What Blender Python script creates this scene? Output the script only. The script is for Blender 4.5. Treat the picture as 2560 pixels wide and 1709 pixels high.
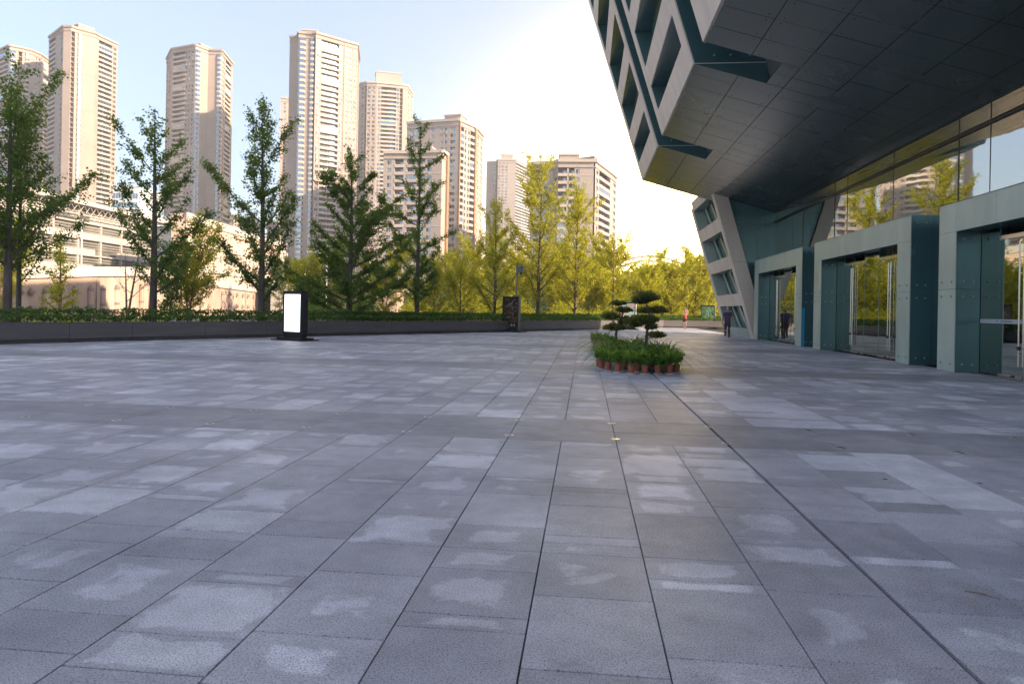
import bpy, bmesh, math, random
import numpy as np
from mathutils import Vector, Matrix, Quaternion

random.seed(7); rng = np.random.default_rng(7)
scene = bpy.context.scene
for o in list(bpy.data.objects): bpy.data.objects.remove(o)
C = scene.collection
R = math.radians
scene.unit_settings.scale_length = 0.867

# ------------------------------------------------------------------ camera
FPX, CX, CY, ROLL, YAW, EYE = 1725.0, 1280.0, 772.6, R(1.06), R(6.06), 1.65
cam_d = bpy.data.cameras.new('camera'); cam = bpy.data.objects.new('camera', cam_d); C.objects.link(cam)
cam_d.sensor_width = 36; cam_d.lens = 36*FPX/2560.0
cam_d.shift_x = 0.0; cam_d.shift_y = -(854.5-CY)/2560.0
cam_d.clip_start = 0.1; cam_d.clip_end = 6000
fwd = Vector((-math.sin(YAW), math.cos(YAW), 0)); rgt = Vector((math.cos(YAW), math.sin(YAW), 0)); upv = Vector((0, 0, 1))
cr, sr = math.cos(ROLL), math.sin(ROLL)
cam_x = rgt*cr + upv*sr
cam_y = upv*cr - rgt*sr
m = Matrix((cam_x, cam_y, -fwd)).transposed().to_4x4(); m.translation = Vector((0, 0, EYE))
cam.matrix_world = m
scene.camera = cam

# ------------------------------------------------------------------ sky, sun, exposure
SUN_AZ, SUN_EL = R(108), R(23)
w = bpy.data.worlds.new("World"); scene.world = w; w.use_nodes = True
nt = w.node_tree; nt.nodes.clear()
out = nt.nodes.new('ShaderNodeOutputWorld')
sky = nt.nodes.new('ShaderNodeTexSky'); sky.sky_type = 'NISHITA'; sky.sun_disc = False
sky.sun_elevation = SUN_EL; sky.sun_rotation = SUN_AZ; sky.altitude = 200
sky.air_density = 1.0; sky.dust_density = 1.2; sky.ozone_density = 2.6
bg = nt.nodes.new('ShaderNodeBackground'); bg.inputs[1].default_value = 0.07
nt.links.new(sky.outputs[0], bg.inputs[0])
# warm flare glow added to the sky low over the plaza's far end
tc = nt.nodes.new('ShaderNodeTexCoord')
gd = Vector((math.sin(R(9))*math.cos(R(3)), math.cos(R(9))*math.cos(R(3)), math.sin(R(3))))
dot = nt.nodes.new('ShaderNodeVectorMath'); dot.operation = 'DOT_PRODUCT'; dot.inputs[1].default_value = gd
nt.links.new(tc.outputs['Generated'], dot.inputs[0])
def lobe(power, col, strength):
    mx = nt.nodes.new('ShaderNodeMath'); mx.operation = 'MAXIMUM'; mx.inputs[1].default_value = 0
    nt.links.new(dot.outputs['Value'], mx.inputs[0])
    pw = nt.nodes.new('ShaderNodeMath'); pw.operation = 'POWER'; pw.inputs[1].default_value = power
    nt.links.new(mx.outputs[0], pw.inputs[0])
    st = nt.nodes.new('ShaderNodeMath'); st.operation = 'MULTIPLY'; st.inputs[1].default_value = strength
    nt.links.new(pw.outputs[0], st.inputs[0])
    b = nt.nodes.new('ShaderNodeBackground'); b.inputs[0].default_value = (*col, 1)
    nt.links.new(st.outputs[0], b.inputs[1]); return b
l1 = lobe(60, (1.0, 0.66, 0.20), 10.0); l2 = lobe(16, (1.0, 0.88, 0.66), 0.24)
hz = nt.nodes.new('ShaderNodeBackground'); hz.inputs[0].default_value = (.86, .87, .96, 1); hz.inputs[1].default_value = .135   # thin white summer haze over the whole dome
a3 = nt.nodes.new('ShaderNodeAddShader')
a1 = nt.nodes.new('ShaderNodeAddShader'); a2 = nt.nodes.new('ShaderNodeAddShader')
nt.links.new(bg.outputs[0], a1.inputs[0]); nt.links.new(l1.outputs[0], a1.inputs[1])
nt.links.new(a1.outputs[0], a2.inputs[0]); nt.links.new(l2.outputs[0], a2.inputs[1])
nt.links.new(a2.outputs[0], a3.inputs[0]); nt.links.new(hz.outputs[0], a3.inputs[1]); nt.links.new(a3.outputs[0], out.inputs[0])

sl = bpy.data.lights.new('sun', 'SUN'); sun = bpy.data.objects.new('sun', sl); C.objects.link(sun)
sl.energy = 4.0; sl.angle = R(0.5); sl.color = (1.0, 0.77, 0.54)
sdir = Vector((math.sin(SUN_AZ)*math.cos(SUN_EL), math.cos(SUN_AZ)*math.cos(SUN_EL), math.sin(SUN_EL)))
sun.rotation_mode = 'QUATERNION'; sun.rotation_quaternion = sdir.to_track_quat('Z', 'Y')

vs = scene.view_settings
vs.view_transform = 'Standard'; vs.look = 'None'; vs.gamma = 1; vs.use_curve_mapping = False
vs.exposure = 1.6
scene.render.resolution_x = 1024; scene.render.resolution_y = 683

# ------------------------------------------------------------------ helpers
def ray(x, y):
    dx, dy = x-CX, y-CY
    a = dx*cr + dy*sr; b = dx*sr - dy*cr
    return fwd + rgt*(a/FPX) + upv*(b/FPX)
def at(x, y, d):                 # point seen at x, y of the photograph, d metres ahead
    return Vector((0, 0, EYE)) + ray(x, y)*d
def xy(x, d):
    p = at(x, 774, d); return (p.x, p.y)

def tag(o, label=None, cat=None, group=None, kind=None):
    if label: o['label'] = label
    if cat: o['category'] = cat
    if group: o['group'] = group
    if kind: o['kind'] = kind
    return o
def empty(name, loc, label, cat, rz=0, group=None):
    o = bpy.data.objects.new(name, None); C.objects.link(o)
    o.location = loc; o.rotation_euler = (0, 0, rz); o.empty_display_size = .3
    return tag(o, label, cat, group)
def link(name, me, parent=None, loc=None, rz=None):
    o = bpy.data.objects.new(name, me); C.objects.link(o)
    if parent: o.parent = parent
    if loc is not None: o.location = loc
    if rz is not None: o.rotation_euler = (0, 0, rz)
    return o
def copy_tree(o, parent=None):
    c = o.copy(); C.objects.link(c)
    if parent: c.parent = parent
    for ch in o.children: copy_tree(ch, c)
    return c

class MB:
    def __init__(s): s.v = []; s.f = []; s.mi = []; s.mats = []; s.smooth = False
    def mat(s, m):
        if m not in s.mats: s.mats.append(m)
        return s.mats.index(m)
    def poly(s, pts, m):
        n = len(s.v); s.v += [tuple(p) for p in pts]; s.f.append(tuple(range(n, n+len(pts)))); s.mi.append(s.mat(m))
    def hexa(s, p, m):           # 8 corners: bottom 0-3 ccw seen from above, top 4-7
        n = len(s.v); s.v += [tuple(q) for q in p]; k = s.mat(m)
        for f in ((3,2,1,0),(4,5,6,7),(0,1,5,4),(1,2,6,5),(2,3,7,6),(3,0,4,7)):
            s.f.append(tuple(n+i for i in f)); s.mi.append(k)
    def box(s, x0, x1, y0, y1, z0, z1, m):
        s.hexa([(x0,y0,z0),(x1,y0,z0),(x1,y1,z0),(x0,y1,z0),(x0,y0,z1),(x1,y0,z1),(x1,y1,z1),(x0,y1,z1)], m)
    def tube(s, pts, rad, m, n=6, cap=True):
        pts = [Vector(p) for p in pts]
        if not hasattr(rad, '__len__'): rad = [rad]*len(pts)
        base = len(s.v); k = s.mat(m)
        for i, p in enumerate(pts):
            t = (pts[min(i+1, len(pts)-1)] - pts[max(i-1, 0)])
            t = t.normalized() if t.length > 1e-9 else Vector((0,0,1))
            a = t.orthogonal().normalized() if abs(t.z) < .9 else t.cross(Vector((0,1,0))).normalized()
            if abs(t.z) < .9: a = t.cross(Vector((0,0,1))).normalized()
            b = t.cross(a)
            for j in range(n):
                th = 2*math.pi*j/n
                s.v.append(tuple(p + (a*math.cos(th) + b*math.sin(th))*rad[i]))
        for i in range(len(pts)-1):
            for j in range(n):
                a0 = base+i*n+j; a1_ = base+i*n+(j+1) % n
                s.f.append((a0, a1_, a1_+n, a0+n)); s.mi.append(k)
        if cap:
            s.f.append(tuple(base+j for j in reversed(range(n)))); s.mi.append(k)
            e = base+(len(pts)-1)*n
            s.f.append(tuple(e+j for j in range(n))); s.mi.append(k)
    def lathe(s, prof, m, n=16, cx=0, cy=0, cap=True):
        base = len(s.v); k = s.mat(m)
        for r_, z_ in prof:
            for j in range(n):
                th = 2*math.pi*j/n; s.v.append((cx+r_*math.cos(th), cy+r_*math.sin(th), z_))
        for i in range(len(prof)-1):
            for j in range(n):
                a0 = base+i*n+j; b0 = base+i*n+(j+1) % n
                s.f.append((a0, b0, b0+n, a0+n)); s.mi.append(k)
        if cap:
            e = base+(len(prof)-1)*n
            s.f.append(tuple(e+j for j in range(n))); s.mi.append(k)
            s.f.append(tuple(base+j for j in reversed(range(n)))); s.mi.append(k)
    def mesh(s, name='mesh'):
        me = bpy.data.meshes.new(name); me.from_pydata(s.v, [], s.f)
        for m_ in s.mats: me.materials.append(m_)
        me.polygons.foreach_set('material_index', s.mi)
        if s.smooth: me.polygons.foreach_set('use_smooth', [True]*len(s.f))
        me.update(); return me
    def build(s, name, parent=None, loc=None, rz=None):
        return link(name, s.mesh(name), parent, loc, rz)

# ------------------------------------------------------------------ materials
def mat(name, col, rough=.6, metal=0.0, spec=.5, var=None, bump=None, coat=0.0, rvar=None, col2=None, stretch=(1,1,1)):
    """var=(scale, amount): brightness mottling; bump=(scale, strength, distance)"""
    m = bpy.data.materials.new(name); m.use_nodes = True; t = m.node_tree; n = t.nodes; b = n['Principled BSDF']
    b.inputs['Base Color'].default_value = (*col, 1); b.inputs['Roughness'].default_value = rough
    b.inputs['Metallic'].default_value = metal; b.inputs['Specular IOR Level'].default_value = spec
    b.inputs['Coat Weight'].default_value = coat
    geo = n.new('ShaderNodeNewGeometry'); mp = n.new('ShaderNodeMapping'); mp.inputs['Scale'].default_value = stretch
    t.links.new(geo.outputs['Position'], mp.inputs['Vector'])
    def noise(scale, detail=5):
        x = n.new('ShaderNodeTexNoise'); x.inputs['Scale'].default_value = scale; x.inputs['Detail'].default_value = detail
        t.links.new(mp.outputs[0], x.inputs['Vector']); return x
    if var:
        nz = noise(var[0]); rp = n.new('ShaderNodeValToRGB')
        a = var[1]; c2 = col2 or col
        rp.color_ramp.elements[0].position = .3; rp.color_ramp.elements[1].position = .7
        rp.color_ramp.elements[0].color = tuple(c*(1-a) for c in col)+(1,)
        rp.color_ramp.elements[1].color = tuple(min(1, c*(1+a)) for c in c2)+(1,)
        t.links.new(nz.outputs['Fac'], rp.inputs[0]); t.links.new(rp.outputs[0], b.inputs['Base Color'])
    if rvar:
        nz = noise(rvar[0]); mr = n.new('ShaderNodeMapRange')
        mr.inputs['To Min'].default_value = max(0, rough-rvar[1]); mr.inputs['To Max'].default_value = rough+rvar[1]
        t.links.new(nz.outputs['Fac'], mr.inputs['Value']); t.links.new(mr.outputs[0], b.inputs['Roughness'])
    if bump:
        nz = noise(bump[0], 3); bp = n.new('ShaderNodeBump'); bp.inputs['Strength'].default_value = bump[1]
        bp.inputs['Distance'].default_value = bump[2] if len(bump) > 2 else .02
        t.links.new(nz.outputs['Fac'], bp.inputs['Height']); t.links.new(bp.outputs[0], b.inputs['Normal'])
    return m

def leafmat(name, dark, light, trans, tw=.45):
    m = bpy.data.materials.new(name); m.use_nodes = True; t = m.node_tree; n = t.nodes; n.clear()
    o = n.new('ShaderNodeOutputMaterial'); d = n.new('ShaderNodeBsdfPrincipled'); tr = n.new('ShaderNodeBsdfTranslucent')
    d.inputs['Roughness'].default_value = .5; d.inputs['Specular IOR Level'].default_value = .35
    at_ = n.new('ShaderNodeAttribute'); at_.attribute_name = 'tone'
    rp = n.new('ShaderNodeValToRGB'); rp.color_ramp.elements[0].color = (*dark, 1); rp.color_ramp.elements[1].color = (*light, 1)
    t.links.new(at_.outputs['Fac'], rp.inputs[0]); t.links.new(rp.outputs[0], d.inputs['Base Color'])
    tr.inputs['Color'].default_value = (*trans, 1)
    mx = n.new('ShaderNodeMixShader'); mx.inputs[0].default_value = tw
    t.links.new(d.outputs[0], mx.inputs[1]); t.links.new(tr.outputs[0], mx.inputs[2]); t.links.new(mx.outputs[0], o.inputs[0])
    return m

def slabmat():
    m = bpy.data.materials.new('granite_slab'); m.use_nodes = True; t = m.node_tree; n = t.nodes; b = n['Principled BSDF']
    L = t.links.new
    geo = n.new('ShaderNodeNewGeometry'); att = n.new('ShaderNodeAttribute'); att.attribute_name = 'tone'
    sep = n.new('ShaderNodeSeparateColor'); L(att.outputs['Color'], sep.inputs[0])
    uv = n.new('ShaderNodeUVMap'); uv.uv_map = 'UVMap'; su = n.new('ShaderNodeSeparateXYZ'); L(uv.outputs[0], su.inputs[0])
    def math_(op, a, b_=None, clamp=False):
        x = n.new('ShaderNodeMath'); x.operation = op; x.use_clamp = clamp
        for i, v in enumerate((a, b_)):
            if v is None: continue
            if isinstance(v, (int, float)): x.inputs[i].default_value = v
            else: L(v, x.inputs[i])
        return x.outputs[0]
    def tri(c): return math_('SUBTRACT', 1.0, math_('ABSOLUTE', math_('SUBTRACT', math_('MULTIPLY', c, 2.0), 1.0)))
    eu = tri(su.outputs[0]); ev = tri(su.outputs[1])
    edge = math_('MINIMUM', math_('MULTIPLY', eu, 1.6), math_('MULTIPLY', ev, 1.6), True)
    off = n.new('ShaderNodeVectorMath'); off.operation = 'SCALE'; off.inputs['Scale'].default_value = 37.0
    L(att.outputs['Color'], off.inputs[0])
    ad = n.new('ShaderNodeVectorMath'); ad.operation = 'ADD'; L(geo.outputs['Position'], ad.inputs[0]); L(off.outputs[0], ad.inputs[1])
    nz = n.new('ShaderNodeTexNoise'); nz.inputs['Scale'].default_value = 2.6; nz.inputs['Detail'].default_value = 9; nz.inputs['Roughness'].default_value = .68; nz.inputs['Distortion'].default_value = .6
    L(ad.outputs[0], nz.inputs['Vector'])
    v = math_('ADD', math_('MULTIPLY', nz.outputs['Fac'], 1.1), math_('MULTIPLY', edge, .38))
    v = math_('ADD', v, math_('MULTIPLY', math_('SUBTRACT', sep.outputs['Green'], .5), .75))
    mr = n.new('ShaderNodeMapRange'); mr.interpolation_type = 'SMOOTHSTEP'
    mr.inputs['From Min'].default_value = .94; mr.inputs['From Max'].default_value = 1.07; L(v, mr.inputs['Value'])
    patch = mr.outputs[0]
    # speckle
    sp = n.new('ShaderNodeTexNoise'); sp.inputs['Scale'].default_value = 110; sp.inputs['Detail'].default_value = 3
    L(geo.outputs['Position'], sp.inputs['Vector'])
    spr = n.new('ShaderNodeValToRGB'); e = spr.color_ramp.elements
    e[0].position = .34; e[0].color = (.45, .45, .45, 1); e[1].position = .47; e[1].color = (1, 1, 1, 1)
    e2 = spr.color_ramp.elements.new(.66); e2.color = (1.25, 1.25, 1.25, 1)
    L(sp.outputs['Fac'], spr.inputs[0])
    # large soft stains
    lg = n.new('ShaderNodeTexNoise'); lg.inputs['Scale'].default_value = .35; lg.inputs['Detail'].default_value = 6
    L(geo.outputs['Position'], lg.inputs['Vector'])
    lr = n.new('ShaderNodeValToRGB'); lr.color_ramp.elements[0].position = .35; lr.color_ramp.elements[0].color = (.76, .76, .80, 1)
    lr.color_ramp.elements[1].position = .66; lr.color_ramp.elements[1].color = (1.16, 1.12, 1.09, 1)
    L(lg.outputs['Fac'], lr.inputs[0])
    md = n.new('ShaderNodeTexNoise'); md.inputs['Scale'].default_value = 5; md.inputs['Detail'].default_value = 8
    L(ad.outputs[0], md.inputs['Vector'])
    mdr = n.new('ShaderNodeMapRange'); mdr.inputs['To Min'].default_value = .78; mdr.inputs['To Max'].default_value = 1.22
    L(md.outputs['Fac'], mdr.inputs['Value'])
    tone = n.new('ShaderNodeMapRange'); tone.inputs['To Min'].default_value = .55; tone.inputs['To Max'].default_value = 1.45
    L(sep.outputs['Red'], tone.inputs['Value'])
    mixc = n.new('ShaderNodeMix'); mixc.data_type = 'RGBA'
    mixc.inputs['A'].default_value = (.385, .385, .415, 1); mixc.inputs['B'].default_value = (.55, .55, .585, 1)
    L(patch, mixc.inputs['Factor'])
    def mul(a, b_, scalar=False):
        x = n.new('ShaderNodeVectorMath'); x.operation = 'SCALE' if scalar else 'MULTIPLY'
        L(a, x.inputs[0])
        if scalar: L(b_, x.inputs['Scale'])
        else: L(b_, x.inputs[1])
        return x.outputs[0]
    l2 = n.new('ShaderNodeTexNoise'); l2.inputs['Scale'].default_value = 1.3; l2.inputs['Detail'].default_value = 8; l2.inputs['Roughness'].default_value = .62
    L(geo.outputs['Position'], l2.inputs['Vector'])
    l2r = n.new('ShaderNodeMapRange'); l2r.inputs['From Min'].default_value = .35; l2r.inputs['From Max'].default_value = .65; l2r.inputs['To Min'].default_value = .84; l2r.inputs['To Max'].default_value = 1.13
    L(l2.outputs['Fac'], l2r.inputs['Value'])
    c = mul(mixc.outputs['Result'], spr.outputs[0]); c = mul(c, lr.outputs[0]); c = mul(c, l2r.outputs[0], True); c = mul(c, mdr.outputs[0], True); c = mul(c, tone.outputs[0], True)
    L(c, b.inputs['Base Color'])
    b.inputs['Roughness'].default_value = .55; b.inputs['Specular IOR Level'].default_value = .4
    bp = n.new('ShaderNodeBump'); bp.inputs['Strength'].default_value = .25; bp.inputs['Distance'].default_value = .004
    L(sp.outputs['Fac'], bp.inputs['Height']); L(bp.outputs[0], b.inputs['Normal'])
    return m

M = dict(
 slab=slabmat(),
 joint=mat('joint_dark', (.018, .018, .022), .9),
 ground=mat('soil_ground', (.11, .10, .075), .95, var=(.2, .35)),
 street=mat('asphalt', (.06, .06, .065), .9, var=(.5, .2)),
 tan=mat('limestone_tower', (.385, .31, .265), .8, var=(.08, .08), bump=(2.0, .15, .05)),
 tan2=mat('beige_stone_tower', (.41, .345, .305), .8, var=(.08, .07)),
 tanlight=mat('pale_spandrel', (.52, .435, .375), .75),
 copper=mat('copper_pilaster', (.36, .20, .11), .7),
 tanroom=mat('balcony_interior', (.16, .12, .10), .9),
 winglass=mat('window_glass', (.30, .36, .42), .08, .9),
 windark=mat('dark_window_glass', (.05, .055, .06), .15, .2, .8),
 frame_w=mat('window_frame', (.40, .38, .36), .6),
 white=mat('white_panel', (.50, .46, .41), .6, var=(.3, .05)),
 orange=mat('orange_render_wall', (.66, .47, .37), .85, var=(.2, .08)),
 fglass=mat('facade_glass', (.50, .52, .49), .02, 1.0, bump=(.30, .10, .05)),
 dglass=mat('door_glass', (.36, .40, .37), .02, 1.0, bump=(.6, .06, .03)),
 fingls=mat('dark_glass_fin', (.05, .075, .075), .12, 0, .8, var=(.6, .2)),
 teal=mat('teal_glass_cladding', (.075, .17, .18), .24, .35, .9, var=(.55, .16), rvar=(1.5, .08), stretch=(1, 1, .5)),
 tealdark=mat('teal_recess_glass', (.075, .155, .165), .22, .25, .9, var=(.5, .18)),
 tealpale=mat('pale_teal_cladding', (.42, .50, .45), .40, .30, .8, var=(1.1, .12), rvar=(2, .08), stretch=(1, 1, .4)),  # portal fronts: same cladding, sky reflection put into a paler colour
 soff=mat('soffit_metal', (.17, .205, .205), .27, .85, .5, var=(.25, .05), rvar=(.4, .02)),
 soffdark=mat('soffit_back', (.045, .055, .055), .9),
 fin=mat('sandstone_fin', (.72, .60, .50), .55, 0, .5, var=(1.2, .10), rvar=(3, .08), stretch=(1, 1, .3)),
 core=mat('building_core', (.10, .11, .11), .8),
 steel=mat('stainless_steel', (.62, .58, .54), .22, 1.0),
 steel_d=mat('dark_steel', (.08, .07, .065), .35, .8),
 frost=mat('fitting_disc', (.22, .33, .33), .4, .3),
 trim=mat('pale_trim', (.66, .62, .58), .5),
 fabric=mat('curtain', (.35, .37, .34), .9),
 plant_wall=mat('planter_stone', (.115, .105, .105), .75, var=(1.5, .12), bump=(12, .2, .004), stretch=(.25, .25, 3)),
 plinth=mat('planter_plinth', (.10, .095, .09), .85, var=(2, .2)),
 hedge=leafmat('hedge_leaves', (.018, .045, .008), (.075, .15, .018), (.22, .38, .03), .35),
 leaf=leafmat('ginkgo_leaves', (.018, .052, .010), (.075, .155, .020), (.32, .44, .03), .40),  # toned darker for the row standing in shade
 leaf_y=leafmat('sunlit_ginkgo_leaves', (.04, .07, .008), (.32, .36, .03), (.80, .72, .04), .52),  # same leaves with sunlight and warm glow put into their colour
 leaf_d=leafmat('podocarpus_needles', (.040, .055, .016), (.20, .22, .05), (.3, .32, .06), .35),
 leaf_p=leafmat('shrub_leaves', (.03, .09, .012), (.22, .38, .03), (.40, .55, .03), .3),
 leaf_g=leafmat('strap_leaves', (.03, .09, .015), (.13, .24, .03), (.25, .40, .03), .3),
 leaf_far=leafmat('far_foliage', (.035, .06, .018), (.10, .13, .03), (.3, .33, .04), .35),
 bark=mat('ginkgo_bark', (.11, .088, .075), .9, var=(6, .3), bump=(18, .8, .02), stretch=(1, 1, .25)),
 bark_l=mat('pale_bark', (.22, .15, .11), .9, var=(6, .3)),
 stem=mat('woody_stem', (.20, .16, .10), .9),
 pot=mat('terracotta_plastic', (.30, .085, .05), .55, var=(5, .12)),
 saucer=mat('white_saucer', (.72, .70, .68), .4),
 soil=mat('pot_soil', (.03, .022, .015), .95),
 black=mat('black_metal_casing', (.018, .018, .021), .4, .2, .5),
 greenmetal=mat('green_grey_casing', (.20, .24, .20), .4, .4),
 greypaint=mat('grey_paint', (.16, .17, .18), .5),
 whitepaint=mat('white_pole_paint', (.62, .60, .57), .5),
 concrete=mat('retaining_wall_concrete', (.44, .31, .24), .9, var=(.35, .22), col2=(.50, .37, .30), bump=(.7, .5, .08), stretch=(1, 1, .25)),
 concrete2=mat('concrete_cap', (.55, .50, .45), .85, var=(.5, .1)),
 anchor=mat('anchor_block', (.26, .20, .17), .9),
 skin=mat('skin', (.46, .28, .20), .5),
 hair_g=mat('grey_hair', (.45, .44, .42), .7),
 hair_b=mat('black_hair', (.02, .015, .012), .6),
 trousers=mat('brown_trousers', (.055, .038, .032), .85),
 red=mat('red_shirt', (.62, .02, .03), .7),
 shorts=mat('black_shorts', (.02, .02, .022), .8),
 shoe=mat('dark_shoe', (.02, .018, .018), .6),
 blue=mat('blue_height_strip', (.02, .30, .50), .5),
 bluemark=mat('blue_strip_marks', (.01, .10, .20), .5),
 disc=mat('uplight_ring', (.60, .58, .56), .3, .8),
 discglass=mat('uplight_lens', (.20, .22, .24), .15, .2),
 sticker=mat('sticker_band', (.40, .42, .42), .6),
 stickerdark=mat('sticker_print', (.08, .09, .10), .6),
 pinksteel=mat('arch_steel', (.62, .50, .44), .5, .2),
 hallglass=mat('hall_glass', (.30, .29, .26), .15, .5, .7, var=(.15, .35)),
 hill=mat('hazy_block', (.42, .43, .44), .9),
 greenwall=mat('green_bank', (.03, .055, .02), .95, var=(.3, .4)),
)
def emit(name, col, s):
    m_ = bpy.data.materials.new(name); m_.use_nodes = True; b = m_.node_tree.nodes['Principled BSDF']
    b.inputs['Base Color'].default_value = (.8, .8, .8, 1); b.inputs['Emission Color'].default_value = (*col, 1); b.inputs['Emission Strength'].default_value = s
    return m_
M['screen'] = emit('backlit_blank_screen', (1, 1, 1), 1.0)

# striped polo: bands by height on the shirt
def stripes():
    m_ = bpy.data.materials.new('striped_polo'); m_.use_nodes = True; t = m_.node_tree; n = t.nodes; b = n['Principled BSDF']
    b.inputs['Roughness'].default_value = .8
    tx = n.new('ShaderNodeTexCoord'); s = n.new('ShaderNodeSeparateXYZ'); t.links.new(tx.outputs['Object'], s.inputs[0])
    k = n.new('ShaderNodeMath'); k.operation = 'MULTIPLY'; k.inputs[1].default_value = 8.3; t.links.new(s.outputs[2], k.inputs[0])
    f = n.new('ShaderNodeMath'); f.operation = 'FRACT'; t.links.new(k.outputs[0], f.inputs[0])
    r_ = n.new('ShaderNodeValToRGB'); r_.color_ramp.interpolation = 'CONSTANT'; e = r_.color_ramp.elements
    e[0].position = 0; e[0].color = (.012, .012, .03, 1); e[1].position = .40; e[1].color = (.13, .20, .36, 1)
    for p, c_ in ((.56, (.012, .012, .03, 1)), (.80, (.26, .07, .20, 1))):
        x = e.new(p); x.color = c_
    t.links.new(f.outputs[0], r_.inputs[0]); t.links.new(r_.outputs[0], b.inputs['Base Color'])
    return m_
M['polo'] = stripes()

def poster(name, cols, scale, seed, em=0.0, dist=2.5):
    m_ = bpy.data.materials.new(name); m_.use_nodes = True; t = m_.node_tree; n = t.nodes; b = n['Principled BSDF']
    b.inputs['Roughness'].default_value = .15
    tx = n.new('ShaderNodeTexCoord'); mp = n.new('ShaderNodeMapping'); mp.inputs['Location'].default_value = (seed, seed*2, 0)
    t.links.new(tx.outputs['Object'], mp.inputs[0])
    nz = n.new('ShaderNodeTexNoise'); nz.inputs['Scale'].default_value = scale; nz.inputs['Detail'].default_value = 6; nz.inputs['Distortion'].default_value = dist
    t.links.new(mp.outputs[0], nz.inputs['Vector'])
    r_ = n.new('ShaderNodeValToRGB'); e = r_.color_ramp.elements
    e[0].position = cols[0][0]; e[0].color = (*cols[0][1], 1); e[1].position = cols[-1][0]; e[1].color = (*cols[-1][1], 1)
    for p, c_ in cols[1:-1]:
        x = e.new(p); x.color = (*c_, 1)
    t.links.new(nz.outputs['Fac'], r_.inputs[0]); t.links.new(r_.outputs[0], b.inputs['Base Color'])
    if em: t.links.new(r_.outputs[0], b.inputs['Emission Color']); b.inputs['Emission Strength'].default_value = em
    return m_
M['poster_a'] = poster('dark_landscape_poster', [(.3, (.01, .012, .012)), (.48, (.04, .03, .015)), (.58, (.16, .07, .04)), (.68, (.20, .22, .26))], 3.0, 3)
M['poster_b'] = poster('pale_green_poster', [(.3, (.20, .42, .38)), (.45, (.45, .62, .50)), (.55, (.55, .60, .48)), (.64, (.55, .12, .09)), (.72, (.20, .25, .45))], 1.1, 9, .15, 1.0)
M['poster_c'] = poster('green_garden_poster', [(.3, (.02, .04, .015)), (.45, (.09, .20, .06)), (.57, (.24, .38, .14)), (.72, (.50, .58, .38))], 2.2, 5, .10)

# ------------------------------------------------------------------ ground
g = MB(); g.box(-2500, 2500, -300, 4500, -1.0, -.06, M['ground']); tag(g.build('ground'), kind='structure')
g = MB(); g.box(-26, 60, -6, 100, -.055, -.046, M['joint']); tag(g.build('plaza_bed'), kind='structure')

# planter line along the far left edge of the plaza (front face)
PL = [(-27.5, 8.0), (-25.6, 14.0), (-23.6, 19.0), (-21.5, 23.2), (-19.2, 27.6), (-15.9, 33.2), (-12.75, 38.2), (-7.7, 46.2), (-4.75, 50.8), (.95, 60.4), (3.6, 65.0), (5.2, 70.6), (8.2, 73.6), (13.0, 74.6), (22.0, 76.0)]
def inside_plaza(x, y):
    for (ax, ay), (bx, by) in zip(PL[:-1], PL[1:]):
        if ay <= y <= by: return x > ax + (bx-ax)*(y-ay)/(by-ay) - .3
    return y < PL[0][1] and x > -28 or False

W = .6875
slabs = []   # x0,x1,y0,y1,tone,patch
band_y = [(8.72, 9.50, 10.45), (18.85, 19.85, 20.85), (30.3, 31.5, 32.7), (42.0, 43.2, 44.4), (54.5, 55.7, 56.9), (66.5, 67.6, 68.7)]
known = {
 -6: [], -5: [3.76, 4.42, 4.79, 5.47, 5.63, 6.24, 6.69, 7.5, 7.7, 8.3],
 -4: [3.40, 4.22, 4.59, 4.75, 5.28, 6.05, 6.9, 7.1, 7.9],
 -3: [2.9, 3.24, 3.89, 4.05, 4.75, 5.11, 5.9, 6.3, 6.45, 7.3, 8.0],
 -2: [3.34, 4.16, 4.7, 5.38, 6.01, 7.06, 7.68, 7.83],
 -1: [3.67, 4.32, 4.7, 5.22, 6.14, 6.61, 6.75, 7.52, 8.0, 8.15],
 0: [3.17, 3.99, 4.7, 4.91, 5.07, 5.86, 6.31, 6.47, 7.4, 7.79, 8.45],
 1: [3.36, 4.18, 4.34, 4.72, 5.71, 6.16, 6.78, 7.09, 8.14],
 2: [3.44, 4.27, 4.75, 5.11, 5.27, 6.04, 6.95, 7.55, 8.01, 8.32],
 3: [4.09, 4.8, 4.97, 5.8, 6.26, 6.88, 7.19, 8.19],
 4: [4.84, 5.37, 5.52, 6.15, 6.45, 6.96, 7.69, 7.97, 8.5]}
pale = {(4, 8.2), (5, 8.25), (5, 7.6), (5, 7.3), (5, 6.8)}
X_ = lambda k: -.27 + W*k + (0.02 if k >= 3 else 0)
secs = []; prev = -5.0
for a, b_, c_ in band_y:
    secs.append((prev, a, 'n')); secs.append((a, b_, 'b')); secs.append((b_, c_, 'b')); prev = c_
secs.append((prev, 80, 'n'))
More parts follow.
